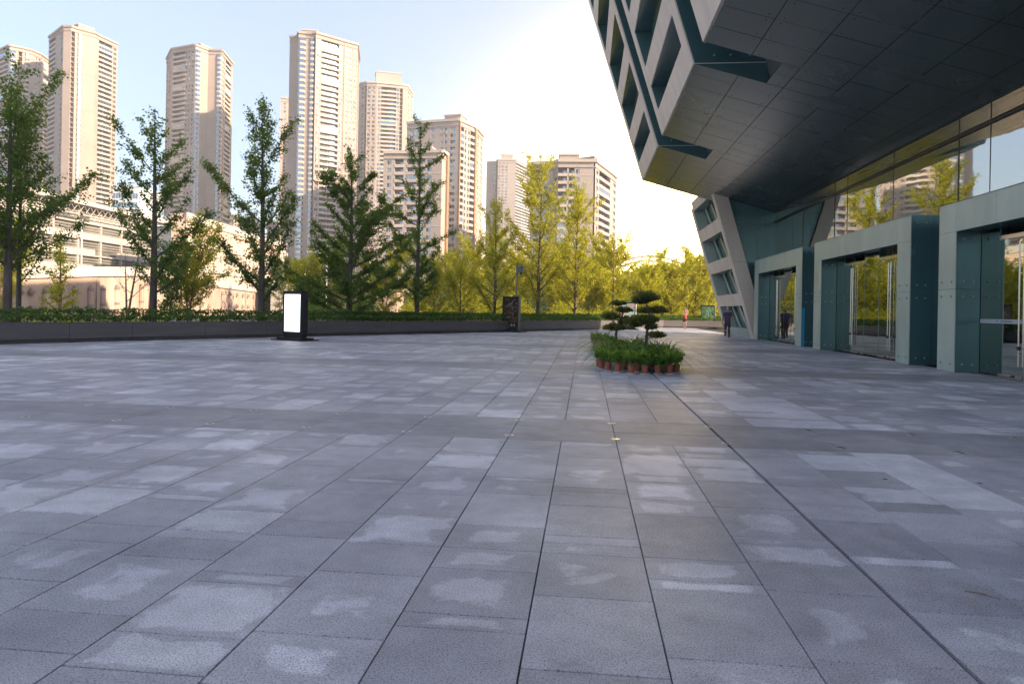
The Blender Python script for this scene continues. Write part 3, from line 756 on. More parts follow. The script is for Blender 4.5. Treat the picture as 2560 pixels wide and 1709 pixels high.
# ------------------------------------------------------------------ apartment towers
def tower(label, D, ztop, corners, strips, fh=3.0, zbase=-2.0, wall='tan', group='beige apartment towers', depth=26, roofs=(), seed=0):
    """corners: [(x in photo, extra distance)], strips: [(x0, x1, type, n)] measured at the eaves along the front"""
    rs = random.Random(seed); Wm = M[wall]
    pts = [Vector(xy(px, D+dd)) for px, dd in corners]; pxs = [c_[0] for c_ in corners]
    def pos(px):
        if px <= pxs[0]: return pts[0].copy()
        for i in range(len(pxs)-1):
            if px <= pxs[i+1]:
                # exact intersection of the sight line with this wall segment
                a, b_ = pts[i], pts[i+1]; r2 = Vector(xy(px, 1.0))
                den = r2.x*(b_.y-a.y) - r2.y*(b_.x-a.x)
                t_ = (a.x*(b_.y-a.y) - a.y*(b_.x-a.x))/den
                return r2*t_
        return pts[-1].copy()
    ctr = sum(pts, Vector((0, 0)))/len(pts)
    T = empty('apartment_tower', (ctr.x, ctr.y, zbase), label, 'apartment tower', 0, group)
    O = Vector((ctr.x, ctr.y, 0))
    wb = MB(); rec = MB(); meshes = {}
    nfl = int((ztop-zbase-3.5)/fh); z0 = ztop-3.2-nfl*fh
    singles = {}
    acs = MB()
    def emit_piece(name, me, p, ang):
        k = name
        singles.setdefault(k, 0); singles[k] += 1
        pieces.append((name, me, p, ang))
    pieces = []
    def seg_local(a, b_):
        d = (b_-a); L_ = d.length; u = d/L_; n_ = Vector((u.y, -u.x)); return u, n_, L_
    def quad(p, q, za, zb_, off=0, m_=None, n_=None):
        p = p + (n_*off if n_ is not None else Vector((0, 0))); q = q + (n_*off if n_ is not None else Vector((0, 0)))
        wb.poly([(p.x-O.x, p.y-O.y, za-zbase), (q.x-O.x, q.y-O.y, za-zbase), (q.x-O.x, q.y-O.y, zb_-zbase), (p.x-O.x, p.y-O.y, zb_-zbase)], m_ or Wm)
    def flat(ps, z, m_=None): wb.poly([(p.x-O.x, p.y-O.y, z-zbase) for p in ps], m_ or Wm)
    def lbox(a, u, n_, s0, s1, n0, n1, za, zb_, m_, target=None):
        t_ = target or wb
        c4 = [a+u*s0+n_*n1, a+u*s1+n_*n1, a+u*s1+n_*n0, a+u*s0+n_*n0]
        t_.hexa([(p.x-O.x, p.y-O.y, za-zbase) for p in c4]+[(p.x-O.x, p.y-O.y, zb_-zbase) for p in c4], m_)
    # split strips at corners
    alls = []
    for x0, x1, ty, n in strips:
        cs = [x0]+[p for p in pxs if x0+.6 < p < x1-.6]+[x1]
        for p, q in zip(cs[:-1], cs[1:]): alls.append((p, q, ty if len(cs) == 2 else 'blank', n))
    for x0, x1, ty, n in alls:
        a, b_ = pos(x0), pos(x1)
        if (b_-a).length < .2: continue
        u, n_, L_ = seg_local(a, b_); ang = math.atan2(u.y, u.x)
        ztopw = ztop
        if ty in ('blank', 'bay', 'pier'):
            quad(a, b_, zbase, ztopw)
            if ty == 'pier': lbox(a, u, n_, .1, L_-.1, 0, .35, zbase, ztop-1.5, Wm)
        if ty == 'blank':
            zz = z0+fh*4
            while zz < ztop-6: lbox(a, u, n_, 0, L_, 0, .12, zz, zz+.35, M['tanlight'] if wall != 'tan' else Wm); zz += fh*7
        if ty == 'copper':
            quad(a, b_, zbase, ztopw); lbox(a, u, n_, 0, L_, 0, .8, zbase, ztop-1, M['copper'])
        if ty == 'bay':
            w_ = L_; pr = min(1.3, w_*.3)
            def bay_poly(mb, za, zb_, m_, ins=0.0):
                ps = [Vector((0.0+ins, 0)), Vector((w_*.22, -pr+ins)), Vector((w_*.78, -pr+ins)), Vector((w_-ins, 0))]
                for p, q in zip(ps[:-1], ps[1:]): mb.poly([(p.x, p.y, za), (q.x, q.y, za), (q.x, q.y, zb_), (p.x, p.y, zb_)], m_)
                mb.poly([(p.x, p.y, zb_) for p in ps], m_); mb.poly([(p.x, p.y, za) for p in reversed(ps)], m_)
            key = ('bay', round(w_, 1))
            if key not in meshes:
                q = MB(); bay_poly(q, 0, 1.25, M['tanlight']); bay_poly(q, 1.25, fh-.02, M['winglass'], .12); meshes[key] = q.mesh('bay_window')
            for f in range(nfl): emit_piece('bay_window', meshes[key], (a.x-O.x, a.y-O.y, z0+f*fh-zbase), ang)
        if ty == 'win':
            cw = L_/n; ow = cw*.56; s0 = (cw-ow)/2; oz0, oz1 = .95, 2.5; dp = .35
            for c_ in range(n+1):
                sa = 0 if c_ == 0 else c_*cw-s0; sb = L_ if c_ == n else c_*cw+s0
                quad(a+u*sa, a+u*sb, zbase, ztopw)
                for s_ in (sa, sb):
                    p = a+u*s_; r_ = p-n_*dp
                    if 0 < s_ < L_: quad(*((p, r_) if s_ == sb else (r_, p)), z0, z0+nfl*fh)
            for c_ in range(n):
                p, q = a+u*(c_*cw+s0), a+u*((c_+1)*cw-s0)
                quad(p, q, zbase, z0+oz0); quad(p, q, z0+(nfl-1)*fh+oz1, ztopw)
                for f in range(nfl):
                    zz = z0+f*fh
                    if f: quad(p, q, zz-fh+oz1, zz+oz0)
                    flat([p, p-n_*dp, q-n_*dp, q], zz+oz1); flat([p, q, q-n_*dp, p-n_*dp], zz+oz0)
                key = ('win', round(ow, 1))
                if key not in meshes:
                    g2 = MB(); g2.box(0, ow, 0, .05, 0, oz1-oz0, M['winglass']); g2.box(ow*.47, ow*.53, -.05, 0, 0, oz1-oz0, M['frame_w']); g2.box(0, ow, -.05, 0, (oz1-oz0)*.62, (oz1-oz0)*.68, M['frame_w']); meshes[key] = [g2.mesh('window')]
                    for alt in ('windark', 'tanlight', 'windark'):
                        g2 = MB(); g2.box(0, ow, 0, .05, 0, oz1-oz0, M[alt]); g2.box(ow*.50, ow, -.02, 0, .02, (oz1-oz0)*rs.choice((1, .6)), M['winglass']); g2.box(ow*.47, ow*.53, -.05, -.02, 0, oz1-oz0, M['frame_w']); meshes[key].append(g2.mesh('window'))
                for f in range(nfl):
                    if rs.random() < .28: lbox(p, u, n_, ow*.15, ow*.15+.85, .05, .40, z0+f*fh+.12, z0+f*fh+.72, M['frame_w'], acs)
                    r_ = p-n_*.30; emit_piece('window', rs.choice(meshes[key]), (r_.x-O.x, r_.y-O.y, z0+f*fh+oz0-zbase), ang)
        if ty in ('bal', 'rec'):
            dp = 1.5 if ty == 'bal' else 2.4
            quad(a, a-n_*dp, zbase, ztop-2); quad(b_-n_*dp, b_, zbase, ztop-2)
            quad(a, b_, zbase, z0, 0); quad(a, b_, z0+nfl*fh, ztopw, 0)
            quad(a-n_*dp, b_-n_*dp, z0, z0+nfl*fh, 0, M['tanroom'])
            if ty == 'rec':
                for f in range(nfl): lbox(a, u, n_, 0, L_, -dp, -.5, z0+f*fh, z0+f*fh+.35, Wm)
                continue
            key = ('bal', round(L_, 1))
            if key not in meshes:
                g2 = MB(); g2.box(0, L_, -.12, dp, -.18, .0, M['tanlight']); g2.box(.0, L_, -.15, .0, -.18, 1.02, M['tanlight'])
                g2.box(.2, L_-.2, dp-.12, dp-.04, .0, 2.35, M['windark']); g2.box(L_*.48, L_*.52, dp-.2, dp-.12, 0, 2.35, M['frame_w'])
                g2.box(L_*.60, L_*.88, dp-.2, dp-.12, .1, 2.2, M['winglass'])
                meshes[key] = g2.mesh('balcony')
                g2 = MB(); g2.box(0, L_, -.12, dp, -.18, .0, M['tanlight']); g2.box(.0, L_, -.15, .0, -.18, 1.02, M['tanlight'])
                g2.box(.0, L_, -.10, -.02, 1.02, 2.75, M['winglass'])
                for q_ in range(6): g2.box(L_*q_/5-.05, L_*q_/5+.05, -.16, -.10, 1.02, 2.75, M['frame_w'])
                meshes[('balg', key[1])] = g2.mesh('enclosed_balcony')
            for f in range(nfl):
                me = meshes[('balg', key[1])] if rs.random() < .12 else meshes[key]
                emit_piece('balcony', me, (a.x-O.x, a.y-O.y, z0+f*fh-zbase), ang)
    # cornices, roof, back
    back = Vector((fwd.x, fwd.y))*depth
    pl = [pos(p) for p in pxs]
    k0 = 1+depth/pl[0].length; B0 = pl[0]*k0; B1 = pl[-1]*k0
    B1 = B1+(B0-B1)*.12; B0 = B0+(B1-B0)*.12
    for p, q in ((B1, B0), (B0, pl[0]), (pl[-1], B1)): quad(p, q, zbase, ztop)
    flat([*pl, B1, B0], ztop)
    for p, q in zip(pl[:-1], pl[1:]):
        u, n_, L_ = seg_local(p, q)
        lbox(p, u, n_, -.1, L_+.1, -.3, .7, ztop-.9, ztop+.3, M['tanlight'] if wall != 'tan' else Wm); lbox(p, u, n_, -.05, L_+.05, -.2, .35, ztop-3.0, ztop-2.6, Wm)
    wb.build('wall', T)
    if acs.v: tag(acs.build('air_conditioners', T), kind='stuff')
    for px0, px1, back_, h_ in roofs:
        a, b_ = pos(px0), pos(px1); u, n_, L_ = seg_local(a, b_)
        q = MB(); c4 = [a-n_*back_, b_-n_*back_, b_-n_*(back_+9), a-n_*(back_+9)]
        q.hexa([(p.x-O.x, p.y-O.y, ztop-zbase) for p in c4]+[(p.x-O.x, p.y-O.y, ztop-zbase+h_) for p in c4], Wm)
        c4 = [a-n_*(back_-.4)-u*.4, b_-n_*(back_-.4)+u*.4, b_-n_*(back_+9)+u*.4, a-n_*(back_+9)-u*.4]
        q.hexa([(p.x-O.x, p.y-O.y, ztop-zbase+h_) for p in c4]+[(p.x-O.x, p.y-O.y, ztop-zbase+h_+.6) for p in c4], M['tanlight']); q.build('penthouse', T)
    # highest floors first: they show most
    byname = {}
    for pc in pieces: byname.setdefault(pc[0], []).append(pc)
    for name, lst in byname.items():
        lst.sort(key=lambda t_: -t_[2][2])
        for (nm, me, p, ang) in lst[:298]: link(nm, me, T, p, ang)
        rest = lst[298:]
        if rest:
            v, f, mi, mats_ = [], [], [], []
            for (nm, me, p, ang) in rest:
                ca, sa = math.cos(ang), math.sin(ang); o_ = len(v)
                v += [(p[0]+q.co.x*ca-q.co.y*sa, p[1]+q.co.x*sa+q.co.y*ca, p[2]+q.co.z) for q in me.vertices]
                ms = []
                for mm in me.materials:
                    if mm not in mats_: mats_.append(mm)
                    ms.append(mats_.index(mm))
                for pg in me.polygons: f.append(tuple(o_+i for i in pg.vertices)); mi.append(ms[pg.material_index])
            me = bpy.data.meshes.new(name+'s'); me.from_pydata(v, [], f)
            for mm in mats_: me.materials.append(mm)
            me.polygons.foreach_set('material_index', mi); tag(link(name+'s', me, T), kind='stuff')
    return T

tower('slender beige tower cut by the left edge of the photo, behind the first tree', 440, 164, [(-60, 26), (12, 0), (44, 4), (69, 8), (92, 15), (112, 26)],
  [(-60, -30, 'win', 3), (-30, -18, 'blank', 1), (-18, 8, 'bal', 1), (8, 12, 'blank', 1), (12, 28, 'bay', 1), (28, 35, 'blank', 1), (35, 44, 'rec', 1), (44, 50, 'blank', 1), (50, 62, 'bay', 1), (62, 74, 'blank', 1), (74, 92, 'win', 2), (92, 97, 'pier', 1), (97, 112, 'bal', 1)], seed=1)
tower('tallest beige tower on the left with long balcony strip on its right flank', 410, 165, [(110, 18), (128, 9), (146, 0), (165, 0), (181, 3), (226, 10), (234, 13), (282, 27)],
  [(110, 127, 'bal', 1), (127, 139, 'blank', 1), (139, 145, 'win', 1), (145, 160, 'bay', 1), (160, 166, 'blank', 1), (166, 175, 'rec', 1), (175, 181, 'blank', 1), (181, 194, 'bay', 1), (194, 207, 'blank', 1), (207, 230, 'win', 2), (230, 235, 'pier', 1), (235, 269, 'bal', 1), (269, 282, 'win', 1)], seed=2, roofs=[(128, 160, 5, 2.5), (190, 222, 6, 2.0)])
tower('beige tower with a dark vertical slot between bright and peach blank walls', 428, 162, [(405, 26), (417, 8), (477, 0), (509, 8), (543, 8), (571, 32)],
  [(405, 417, 'win', 2), (417, 421, 'blank', 1), (421, 452, 'bal', 1), (452, 466, 'win', 2), (466, 477, 'win', 1), (477, 490, 'bay', 1), (490, 507, 'blank', 1), (507, 511, 'rec', 1), (511, 531, 'blank', 1), (531, 543, 'bay', 1), (543, 553, 'win', 1), (553, 567, 'bal', 1), (567, 571, 'blank', 1)], seed=3, roofs=[(425, 470, 6, 2.5)])
tower('widest and tallest central beige tower with balcony column and paired bay strips', 380, 152, [(712, 7), (731, 6), (734, 0), (753, 1), (775, 1), (777, 0), (848, 11), (861, 13), (882, 16), (887, 40)],
  [(712, 731, 'blank', 1), (731, 734, 'blank', 1), (734, 753, 'bay', 1), (753, 763, 'blank', 1), (763, 775, 'bay', 1), (777, 792, 'win', 1), (792, 836, 'bal', 1), (836, 848, 'win', 1), (848, 853, 'pier', 1), (853, 861, 'win', 1), (861, 882, 'win', 2), (882, 887, 'win', 1)], seed=4, roofs=[(738, 775, 5, 3.0), (800, 840, 8, 2.0)])
tower('low narrow tower half hidden behind the left side of the widest tower', 520, 158, [(692, 0), (716, 3)], [(692, 698, 'blank', 1), (698, 708, 'win', 1), (708, 716, 'blank', 1)], seed=5)
tower('beige tower with a stepped penthouse right behind the widest tower', 490, 161, [(880, 6), (907, 0), (932, 0), (990, 4), (1008, 6), (1023, 26)],
  [(880, 893, 'blank', 1), (893, 902, 'win', 1), (902, 907, 'rec', 1), (907, 930, 'win', 2), (930, 934, 'pier', 1), (934, 943, 'win', 1), (943, 981, 'bal', 1), (981, 990, 'win', 1), (990, 997, 'rec', 1), (997, 1008, 'blank', 1), (1008, 1023, 'win', 2)], seed=6, wall='tan2', roofs=[(929, 993, 1.0, 7.5)])
tower('mid height pale block with copper coloured pilasters on its sunny side', 330, 92, [(1009, 8), (1139, 0), (1182, 14), (1200, 30)],
  [(1009, 1013, 'blank', 1), (1013, 1028, 'win', 1), (1028, 1044, 'bal', 1), (1044, 1066, 'blank', 1), (1066, 1082, 'win', 1), (1082, 1092, 'blank', 1), (1092, 1112, 'win', 2), (1112, 1136, 'win', 1), (1136, 1139, 'blank', 1), (1139, 1141, 'copper', 1), (1141, 1152, 'bal', 1), (1152, 1168, 'win', 2), (1168, 1178, 'bal', 1), (1178, 1182, 'copper', 1), (1182, 1200, 'win', 2)], fh=3.1, wall='tan2', seed=7, roofs=[(1095, 1135, 4, 3)])
tower('lower pale block with wide loggias in front of the copper pilastered block', 278, 65, [(952, 4), (1011, 3), (1098, 0), (1112, 6)],
  [(952, 957, 'blank', 1), (957, 976, 'win', 1), (976, 980, 'blank', 1), (980, 1002, 'bal', 1), (1002, 1011, 'blank', 1), (1011, 1034, 'bal', 1), (1034, 1056, 'bal', 1), (1056, 1078, 'win', 1), (1078, 1090, 'blank', 1), (1090, 1108, 'bal', 1), (1108, 1112, 'copper', 1)], fh=3.05, wall='tan2', seed=8, roofs=[(1012, 1060, 6, 2.5)])
tower('distant slim tower with rooftop aerials between the two mid height blocks', 680, 149, [(1210, 12), (1234, 10), (1238, 0), (1283, 0), (1322, 38)],
  [(1210, 1226, 'blank', 1), (1226, 1234, 'win', 1), (1238, 1246, 'win', 1), (1246, 1265, 'win', 2), (1265, 1283, 'blank', 1), (1283, 1321, 'bal', 1)], wall='tan2', seed=9, roofs=[(1246, 1275, 3, 5)])
tower('broad pale block nearest the glass building with a copper pilaster at its right', 272, 61, [(1322, 7), (1378, 5), (1389, 1), (1482, 0), (1523, 24), (1536, 34)],
  [(1322, 1328, 'blank', 1), (1328, 1350, 'bal', 1), (1350, 1372, 'win', 1), (1372, 1378, 'blank', 1), (1378, 1389, 'win', 1), (1389, 1411, 'bal', 1), (1411, 1416, 'blank', 1), (1416, 1430, 'bal', 1), (1430, 1447, 'win', 1), (1447, 1478, 'blank', 1), (1482, 1492, 'win', 1), (1492, 1520, 'bal', 1), (1520, 1525, 'copper', 1), (1525, 1536, 'win', 1)], fh=3.05, wall='tan2', seed=10, roofs=[(1391, 1440, 3, 2.5), (1478, 1486, 0, 1)])
# aerials
q = MB(); p0 = at(1296, 398, 700)
for dx, h_ in ((0, 14), (3, 17), (6, 12), (9, 15), (-4, 9)): q.tube([(p0.x+dx, p0.y, 149), (p0.x+dx, p0.y, 149+h_)], .35, M['pinksteel'], 4)
for z_ in (155, 160): q.box(p0.x-4, p0.x+9, p0.y-.3, p0.y+.3, z_, z_+.5, M['pinksteel'])
tag(q.build('rooftop_mast'), 'pale lattice aerials on the roof of the distant slim tower', 'mast')

# small far blocks on the skyline, and a pale glass office behind the left trees
def far_block(label, x0, x1, ytop, d, m_, dep=20, nrow=8, ncol=5, name='distant_block'):
    a, b_ = Vector(xy(x0, d)), Vector(xy(x1, d)); zt = at((x0+x1)/2, ytop, d).z
    T = empty(name, (a.x, a.y, 0), label, 'building', math.atan2((b_-a).y, (b_-a).x), 'small far blocks on the skyline')
    L_ = (b_-a).length
    q = MB(); q.box(0, L_, 0, dep, -2, zt, m_); q.box(-.2, L_+.2, -.3, dep, zt, zt+.8, m_); q.build('wall', T)
    cw = L_/ncol; rh = (zt-4)/nrow; g2 = MB(); g2.box(0, cw*.7, -.12, .02, 0, rh*.55, M['winglass']); me = g2.mesh('window')
    for i in range(ncol):
        for j in range(nrow): link('window', me, T, (cw*(i+.15), 0, 3+j*rh))
    return T
far_block('pale glass office block behind the left trees', 277, 340, 467, 300, mat('pale_office', (.62, .66, .70), .5), nrow=12, ncol=9)
far_block('small far brown block right of the slotted tower', 566, 580, 538, 620, M['tan'], nrow=14, ncol=3)
far_block('small far grey block right of the brown one', 594, 632, 548, 560, M['hill'], nrow=12, ncol=6)
far_block('far beige block just left of the widest tower', 664, 690, 556, 560, M['tan2'], nrow=12, ncol=4)
far_block('small far block low behind the left glass hall', 405, 428, 545, 330, M['hill'], nrow=8, ncol=4)
far_block('low dark glass building seen between the left trees', 385, 432, 575, 150, M['winglass'], nrow=3, ncol=4)

# ------------------------------------------------------------------ raised street behind: retaining wall, white glass hall, peach building
RW = [(-90, 58, 672), (40, 62, 668), (240, 70, 666), (372, 80, 668), (520, 95, 697), (640, 120, 716), (760, 150, 727)]
T = empty('retaining_wall', (*xy(240, 72), 0), 'long sunlit concrete retaining wall with rows of anchor blocks behind the hedge', 'retaining wall')
Oq = T.location
q = MB(); capm = MB()
P_ = [(*xy(px, d), at(px, y, d).z) for px, d, y in RW]
for i, ((xa, ya, za), (xb_, yb2, zb2)) in enumerate(zip(P_[:-1], P_[1:])):
    u = Vector((xb_-xa, yb2-ya)); L_ = u.length; u /= L_; n_ = Vector((u.y, -u.x)); nseg = max(1, int(L_/1.0))
    for s in range(nseg):
        t0, t1 = s/nseg, (s+1)/nseg
        a = Vector((xa, ya))+u*L_*t0; b_ = Vector((xa, ya))+u*L_*t1
        o0 = .10*math.sin(s*2.1+i); o1 = .10*math.sin((s+1)*2.1+i)
        a2, b2 = a+n_*o0, b_+n_*o1; z0_, z1_ = za+(zb2-za)*t0, za+(zb2-za)*t1
        q.poly([(a2.x-Oq.x, a2.y-Oq.y, -.5), (b2.x-Oq.x, b2.y-Oq.y, -.5), (b_.x-Oq.x, b_.y-Oq.y, z1_-1), (a.x-Oq.x, a.y-Oq.y, z0_-1)], M['concrete'])
    c4 = [Vector((xa, ya))+n_*.25, Vector((xb_, yb2))+n_*.25, Vector((xb_, yb2))-n_*.6, Vector((xa, ya))-n_*.6]
    capm.hexa([(p.x-Oq.x, p.y-Oq.y, z-1) for p, z in zip(c4, (za, zb2, zb2, za))]+[(p.x-Oq.x, p.y-Oq.y, z) for p, z in zip(c4, (za, zb2, zb2, za))], M['concrete2'])
q.build('wall_face', T); capm.build('wall_cap', T)
am = MB(); am.lathe([(.30, -.25), (.30, 0), (.10, .32), (.0, .34)], M['anchor'], 8, cap=False); ame = am.mesh('anchor_block')
pm = MB(); pm.tube([(0, 0, -3.6), (0, 0, .05)], [.30, .26], M['concrete'], 8); pme = pm.mesh('wall_pillar')
def on_wall(px):
    r2 = Vector(xy(px, 1.0))
    for (xa, ya, za), (xb_, yb2, zb2) in zip(P_[:-1], P_[1:]):
        a, b_ = Vector((xa, ya)), Vector((xb_, yb2)); den = r2.x*(b_.y-a.y)-r2.y*(b_.x-a.x); t_ = (a.x*(b_.y-a.y)-a.y*(b_.x-a.x))/den; p = r2*t_
        s_ = (p-a).dot((b_-a).normalized())/(b_-a).length
        if 0 <= s_ <= 1: return p, (b_-a).normalized(), za+(zb2-za)*s_
    return None
for px in (20, 48, 75, 112, 150, 186, 224, 254, 288, 350, 385, 425, 452, 500, 520):
    h = on_wall(px)
    if not h: continue
    p, u, zt = h; n_ = Vector((u.y, -u.x)); pp = p+n_*.12
    for dz in (1.6, 3.2):
        if zt-1-dz > -.3: link('anchor_block', ame, T, (pp.x-Oq.x, pp.y-Oq.y, zt-.6-dz))
    if px in (112, 224, 254, 288, 350, 452): link('wall_pillar', pme, T, (p.x+n_.x*.12-Oq.x, p.y+n_.y*.12-Oq.y, zt-2.2))
for px in (553, 572, 590, 605, 618, 632):
    h = on_wall(px)
    if h:
        p, u, zt = h; n_ = Vector((u.y, -u.x))
        for dz in (1.2, 3.0): link('anchor_block', ame, T, (p.x+n_.x*.12-Oq.x, p.y+n_.y*.12-Oq.y, zt-.6-dz))
# bank / street platform above the wall
q = MB(); pts = [(p[0], p[1], p[2]-.15) for p in P_]
far = [(p[0]-60-abs(p[0])*.9, p[1]+90, p[2]+.3) for p in P_]
for i in range(len(pts)-1): q.poly([pts[i], pts[i+1], far[i+1], far[i]], M['street'])
tag(q.build('upper_street'), kind='structure')

# white glass hall
T = empty('glass_hall', (*xy(190, 135), 3.5), 'long white banded glass hall with curved roof behind the left trees', 'building')
Oq = T.location
def wpt(px, d, y): return at(px, y, d)
A0, A1 = Vector(xy(-120, 114)), Vector(xy(396, 176)); u = (A1-A0); LH = u.length; u /= LH; n_ = Vector((u.y, -u.x)); zb0 = 3.5
def hb_(mb, s0, s1, n0, n1, z0, z1, m_, z0b=None, z1b=None):
    c4 = [A0+u*s0+n_*n1, A0+u*s1+n_*n1, A0+u*s1+n_*n0, A0+u*s0+n_*n0]
    zA, zB = (z0, z0b if z0b is not None else z0), (z1, z1b if z1b is not None else z1)
    mb.hexa([(p.x-Oq.x, p.y-Oq.y, z-Oq.z) for p, z in zip(c4, (zA[0], zA[1], zA[1], zA[0]))]+[(p.x-Oq.x, p.y-Oq.y, z-Oq.z) for p, z in zip(c4, (zB[0], zB[1], zB[1], zB[0]))], m_)
ZH = 21.8
q = MB(); hb_(q, 0, LH, -14, 0, -1, ZH-1, M['hallglass']); q.build('glass_wall', T)
rr = random.Random(4)
lv = zb0+1.0; fl = 0
while lv < ZH-2.5:
    q = MB(); hb_(q, 0, LH, .25, .7, lv, lv+.28, M['white']); q.build('white_band', T)
    s = 0
    while s < LH:
        L2 = rr.choice((4, 6, 8, 10))
        if rr.random() < .7:
            q = MB(); hb_(q, s, min(LH, s+L2), .05, .35, lv+.3, lv+1.5, M['white']); q.build('spandrel_panel', T)
        s += L2
    for k_ in range(3):
        q = MB(); hb_(q, 0, LH, .5, .62, lv+1.65+k_*.55, lv+1.72+k_*.55, M['white']); q.build('louvre', T)
    lv += 3.4; fl += 1
s = 0
while s < LH:
    q = MB(); hb_(q, s, s+.55, .02, .5, 2.6, ZH-1, M['white']); q.build('column', T); s += 7.5
q = MB(); hb_(q, -2, LH+2, -22, 2.5, ZH-.2, ZH+.7, M['white']); q.build('roof', T)
tr = MB(); s = 0
while s < LH:
    for a_, b_ in ((0, 1), (1, 0)):
        p1 = A0+u*(s+a_*2)+n_*1.8; p2 = A0+u*(s+2*b_)+n_*1.8
        tr.tube([(p1.x-Oq.x, p1.y-Oq.y, ZH-.3-Oq.z), (p2.x-Oq.x, p2.y-Oq.y, ZH-2.2-Oq.z)], .06, M['white'], 4)
    s += 2
hb_(tr, 0, LH, 1.7, 1.9, ZH-2.3, ZH-2.1, M['white']); tag(tr.build('roof_truss', T), kind='stuff')
# peach building
T = empty('peach_building', (*xy(560, 160), 3.0), 'low peach coloured building with white bands behind the trees', 'building'); Oq = T.location
A0, A1 = Vector(xy(462, 140)), Vector(xy(712, 205)); u = (A1-A0); LH = u.length; u /= LH; n_ = Vector((u.y, -u.x))
zt0, zt1 = at(470, 558, 140).z, at(705, 610, 205).z
zt1 = zt0 = (zt0+zt1)/2+1
q = MB(); hb_(q, 0, LH, -3, 0, 1, zt0, M['orange']); q.build('wall', T)
for z0_, z1_ in ((zt0-1.5, zt0+.3), (zt0-6.2, zt0-5.0), (zt0-11.5, zt0-10.3)):
    q = MB(); hb_(q, -.2, LH+.1, 0, .3, z0_, z1_, M['white']); q.build('white_band', T)
s = 2
while s < LH:
    q = MB(); hb_(q, s, s+.9, .01, .25, 1, zt0-5.1, M['white']); q.build('pilaster', T)
    q = MB(); hb_(q, s+2, s+6.5, -.05, .08, zt0-9.7, zt0-7.0, M['tanlight']); q.build('panel', T); s += 9
# white kiosk-like shop and a stone hut half hidden in the green
def small_building(name, label, x0, x1, y0, y1, d, m_, roofm, nw):
    a, b_ = Vector(xy(x0, d)), Vector(xy(x1, d)); zt, zb_ = at(x0, y0, d).z, at(x0, y1, d).z
    T = empty(name, (a.x, a.y, 0), label, 'building', math.atan2((b_-a).y, (b_-a).x)); L_ = (b_-a).length
    q = MB(); q.box(0, L_, 0, 8, -1, zt-.5, m_); q.build('wall', T)
    q = MB(); q.box(-.5, L_+.5, -.6, 8.5, zt-.5, zt, roofm); q.build('roof', T)
    for i in range(nw):
        q = MB(); x_ = L_*(i+.25)/nw; q.box(x_, x_+L_/nw*.5, -.06, .01, zb_+.3, zt-1.2, M['winglass']); o = q.build('window', T)
    return T
small_building('white_shop', 'small white shop with glazed front right of the peach building', 676, 728, 666, 690, 118, M['white'], M['concrete2'], 3)
small_building('stone_hut', 'small pinkish hut with two windows between the dark trees', 938, 992, 718, 745, 105, M['concrete'], M['concrete2'], 2)

# arch of a far bridge
T = empty('arch_bridge', (*xy(1640, 420), 20), 'faint steel arch bridge beyond the bright trees', 'bridge'); Oq = T.location
q = MB()
def archp(t, dy): 
    px = 1530+(1790-1530)*t; y = 640+88*(2*t-.72)**2*.55+dy
    p = at(px, y, 420); return (p.x-Oq.x, p.y-Oq.y, p.z-Oq.z)
q.tube([archp(i/14, 0) for i in range(15)], .7, M['pinksteel'], 5); q.tube([archp(i/14, 12) for i in range(15)], .6, M['pinksteel'], 5)
q.build('arch', T)
for i in range(1, 14):
    q = MB(); a_ = archp(i/14, 12); q.tube([a_, archp(i/14, 0)], .25, M['pinksteel'], 4); q.tube([(a_[0], a_[1], a_[2]), (a_[0], a_[1], -8)], .15, M['pinksteel'], 4); q.build('hanger', T)

# ------------------------------------------------------------------ foliage tools
def leaf_mesh(name, P, size, m_, tone=None, flat=0.0, asp=1.0, up=None):
    """P: (n,3) leaf centres; one small quad each, randomly turned"""
    n = len(P); P = np.asarray(P, float)
    a = rng.normal(size=(n, 3)); a[:, 2] *= (1-flat); a /= np.linalg.norm(a, axis=1)[:, None]
    b = rng.normal(size=(n, 3)); b[:, 2] *= (1-flat)
    b -= (b*a).sum(1)[:, None]*a; b /= np.linalg.norm(b, axis=1)[:, None]
    s = size*rng.uniform(.6, 1.25, n)[:, None]
    A = a*s*.5; B = b*s*.5*asp
    V = np.empty((n, 4, 3)); V[:, 0] = P-A-B*.6; V[:, 1] = P+A-B; V[:, 2] = P+A*.7+B; V[:, 3] = P-A+B*.8
    me = bpy.data.meshes.new(name); me.vertices.add(n*4); me.vertices.foreach_set('co', V.reshape(-1))
    me.loops.add(n*4); me.loops.foreach_set('vertex_index', np.arange(n*4, dtype=np.int32))
    me.polygons.add(n); me.polygons.foreach_set('loop_start', np.arange(0, n*4, 4, dtype=np.int32)); me.polygons.foreach_set('loop_total', np.full(n, 4, dtype=np.int32))
    at_ = me.attributes.new('tone', 'FLOAT', 'FACE')
    if tone is None: tone = rng.random(n)
    at_.data.foreach_set('value', np.clip(tone, 0, 1).astype(np.float32))
    me.materials.append(m_); me.update(); me.validate(); return me

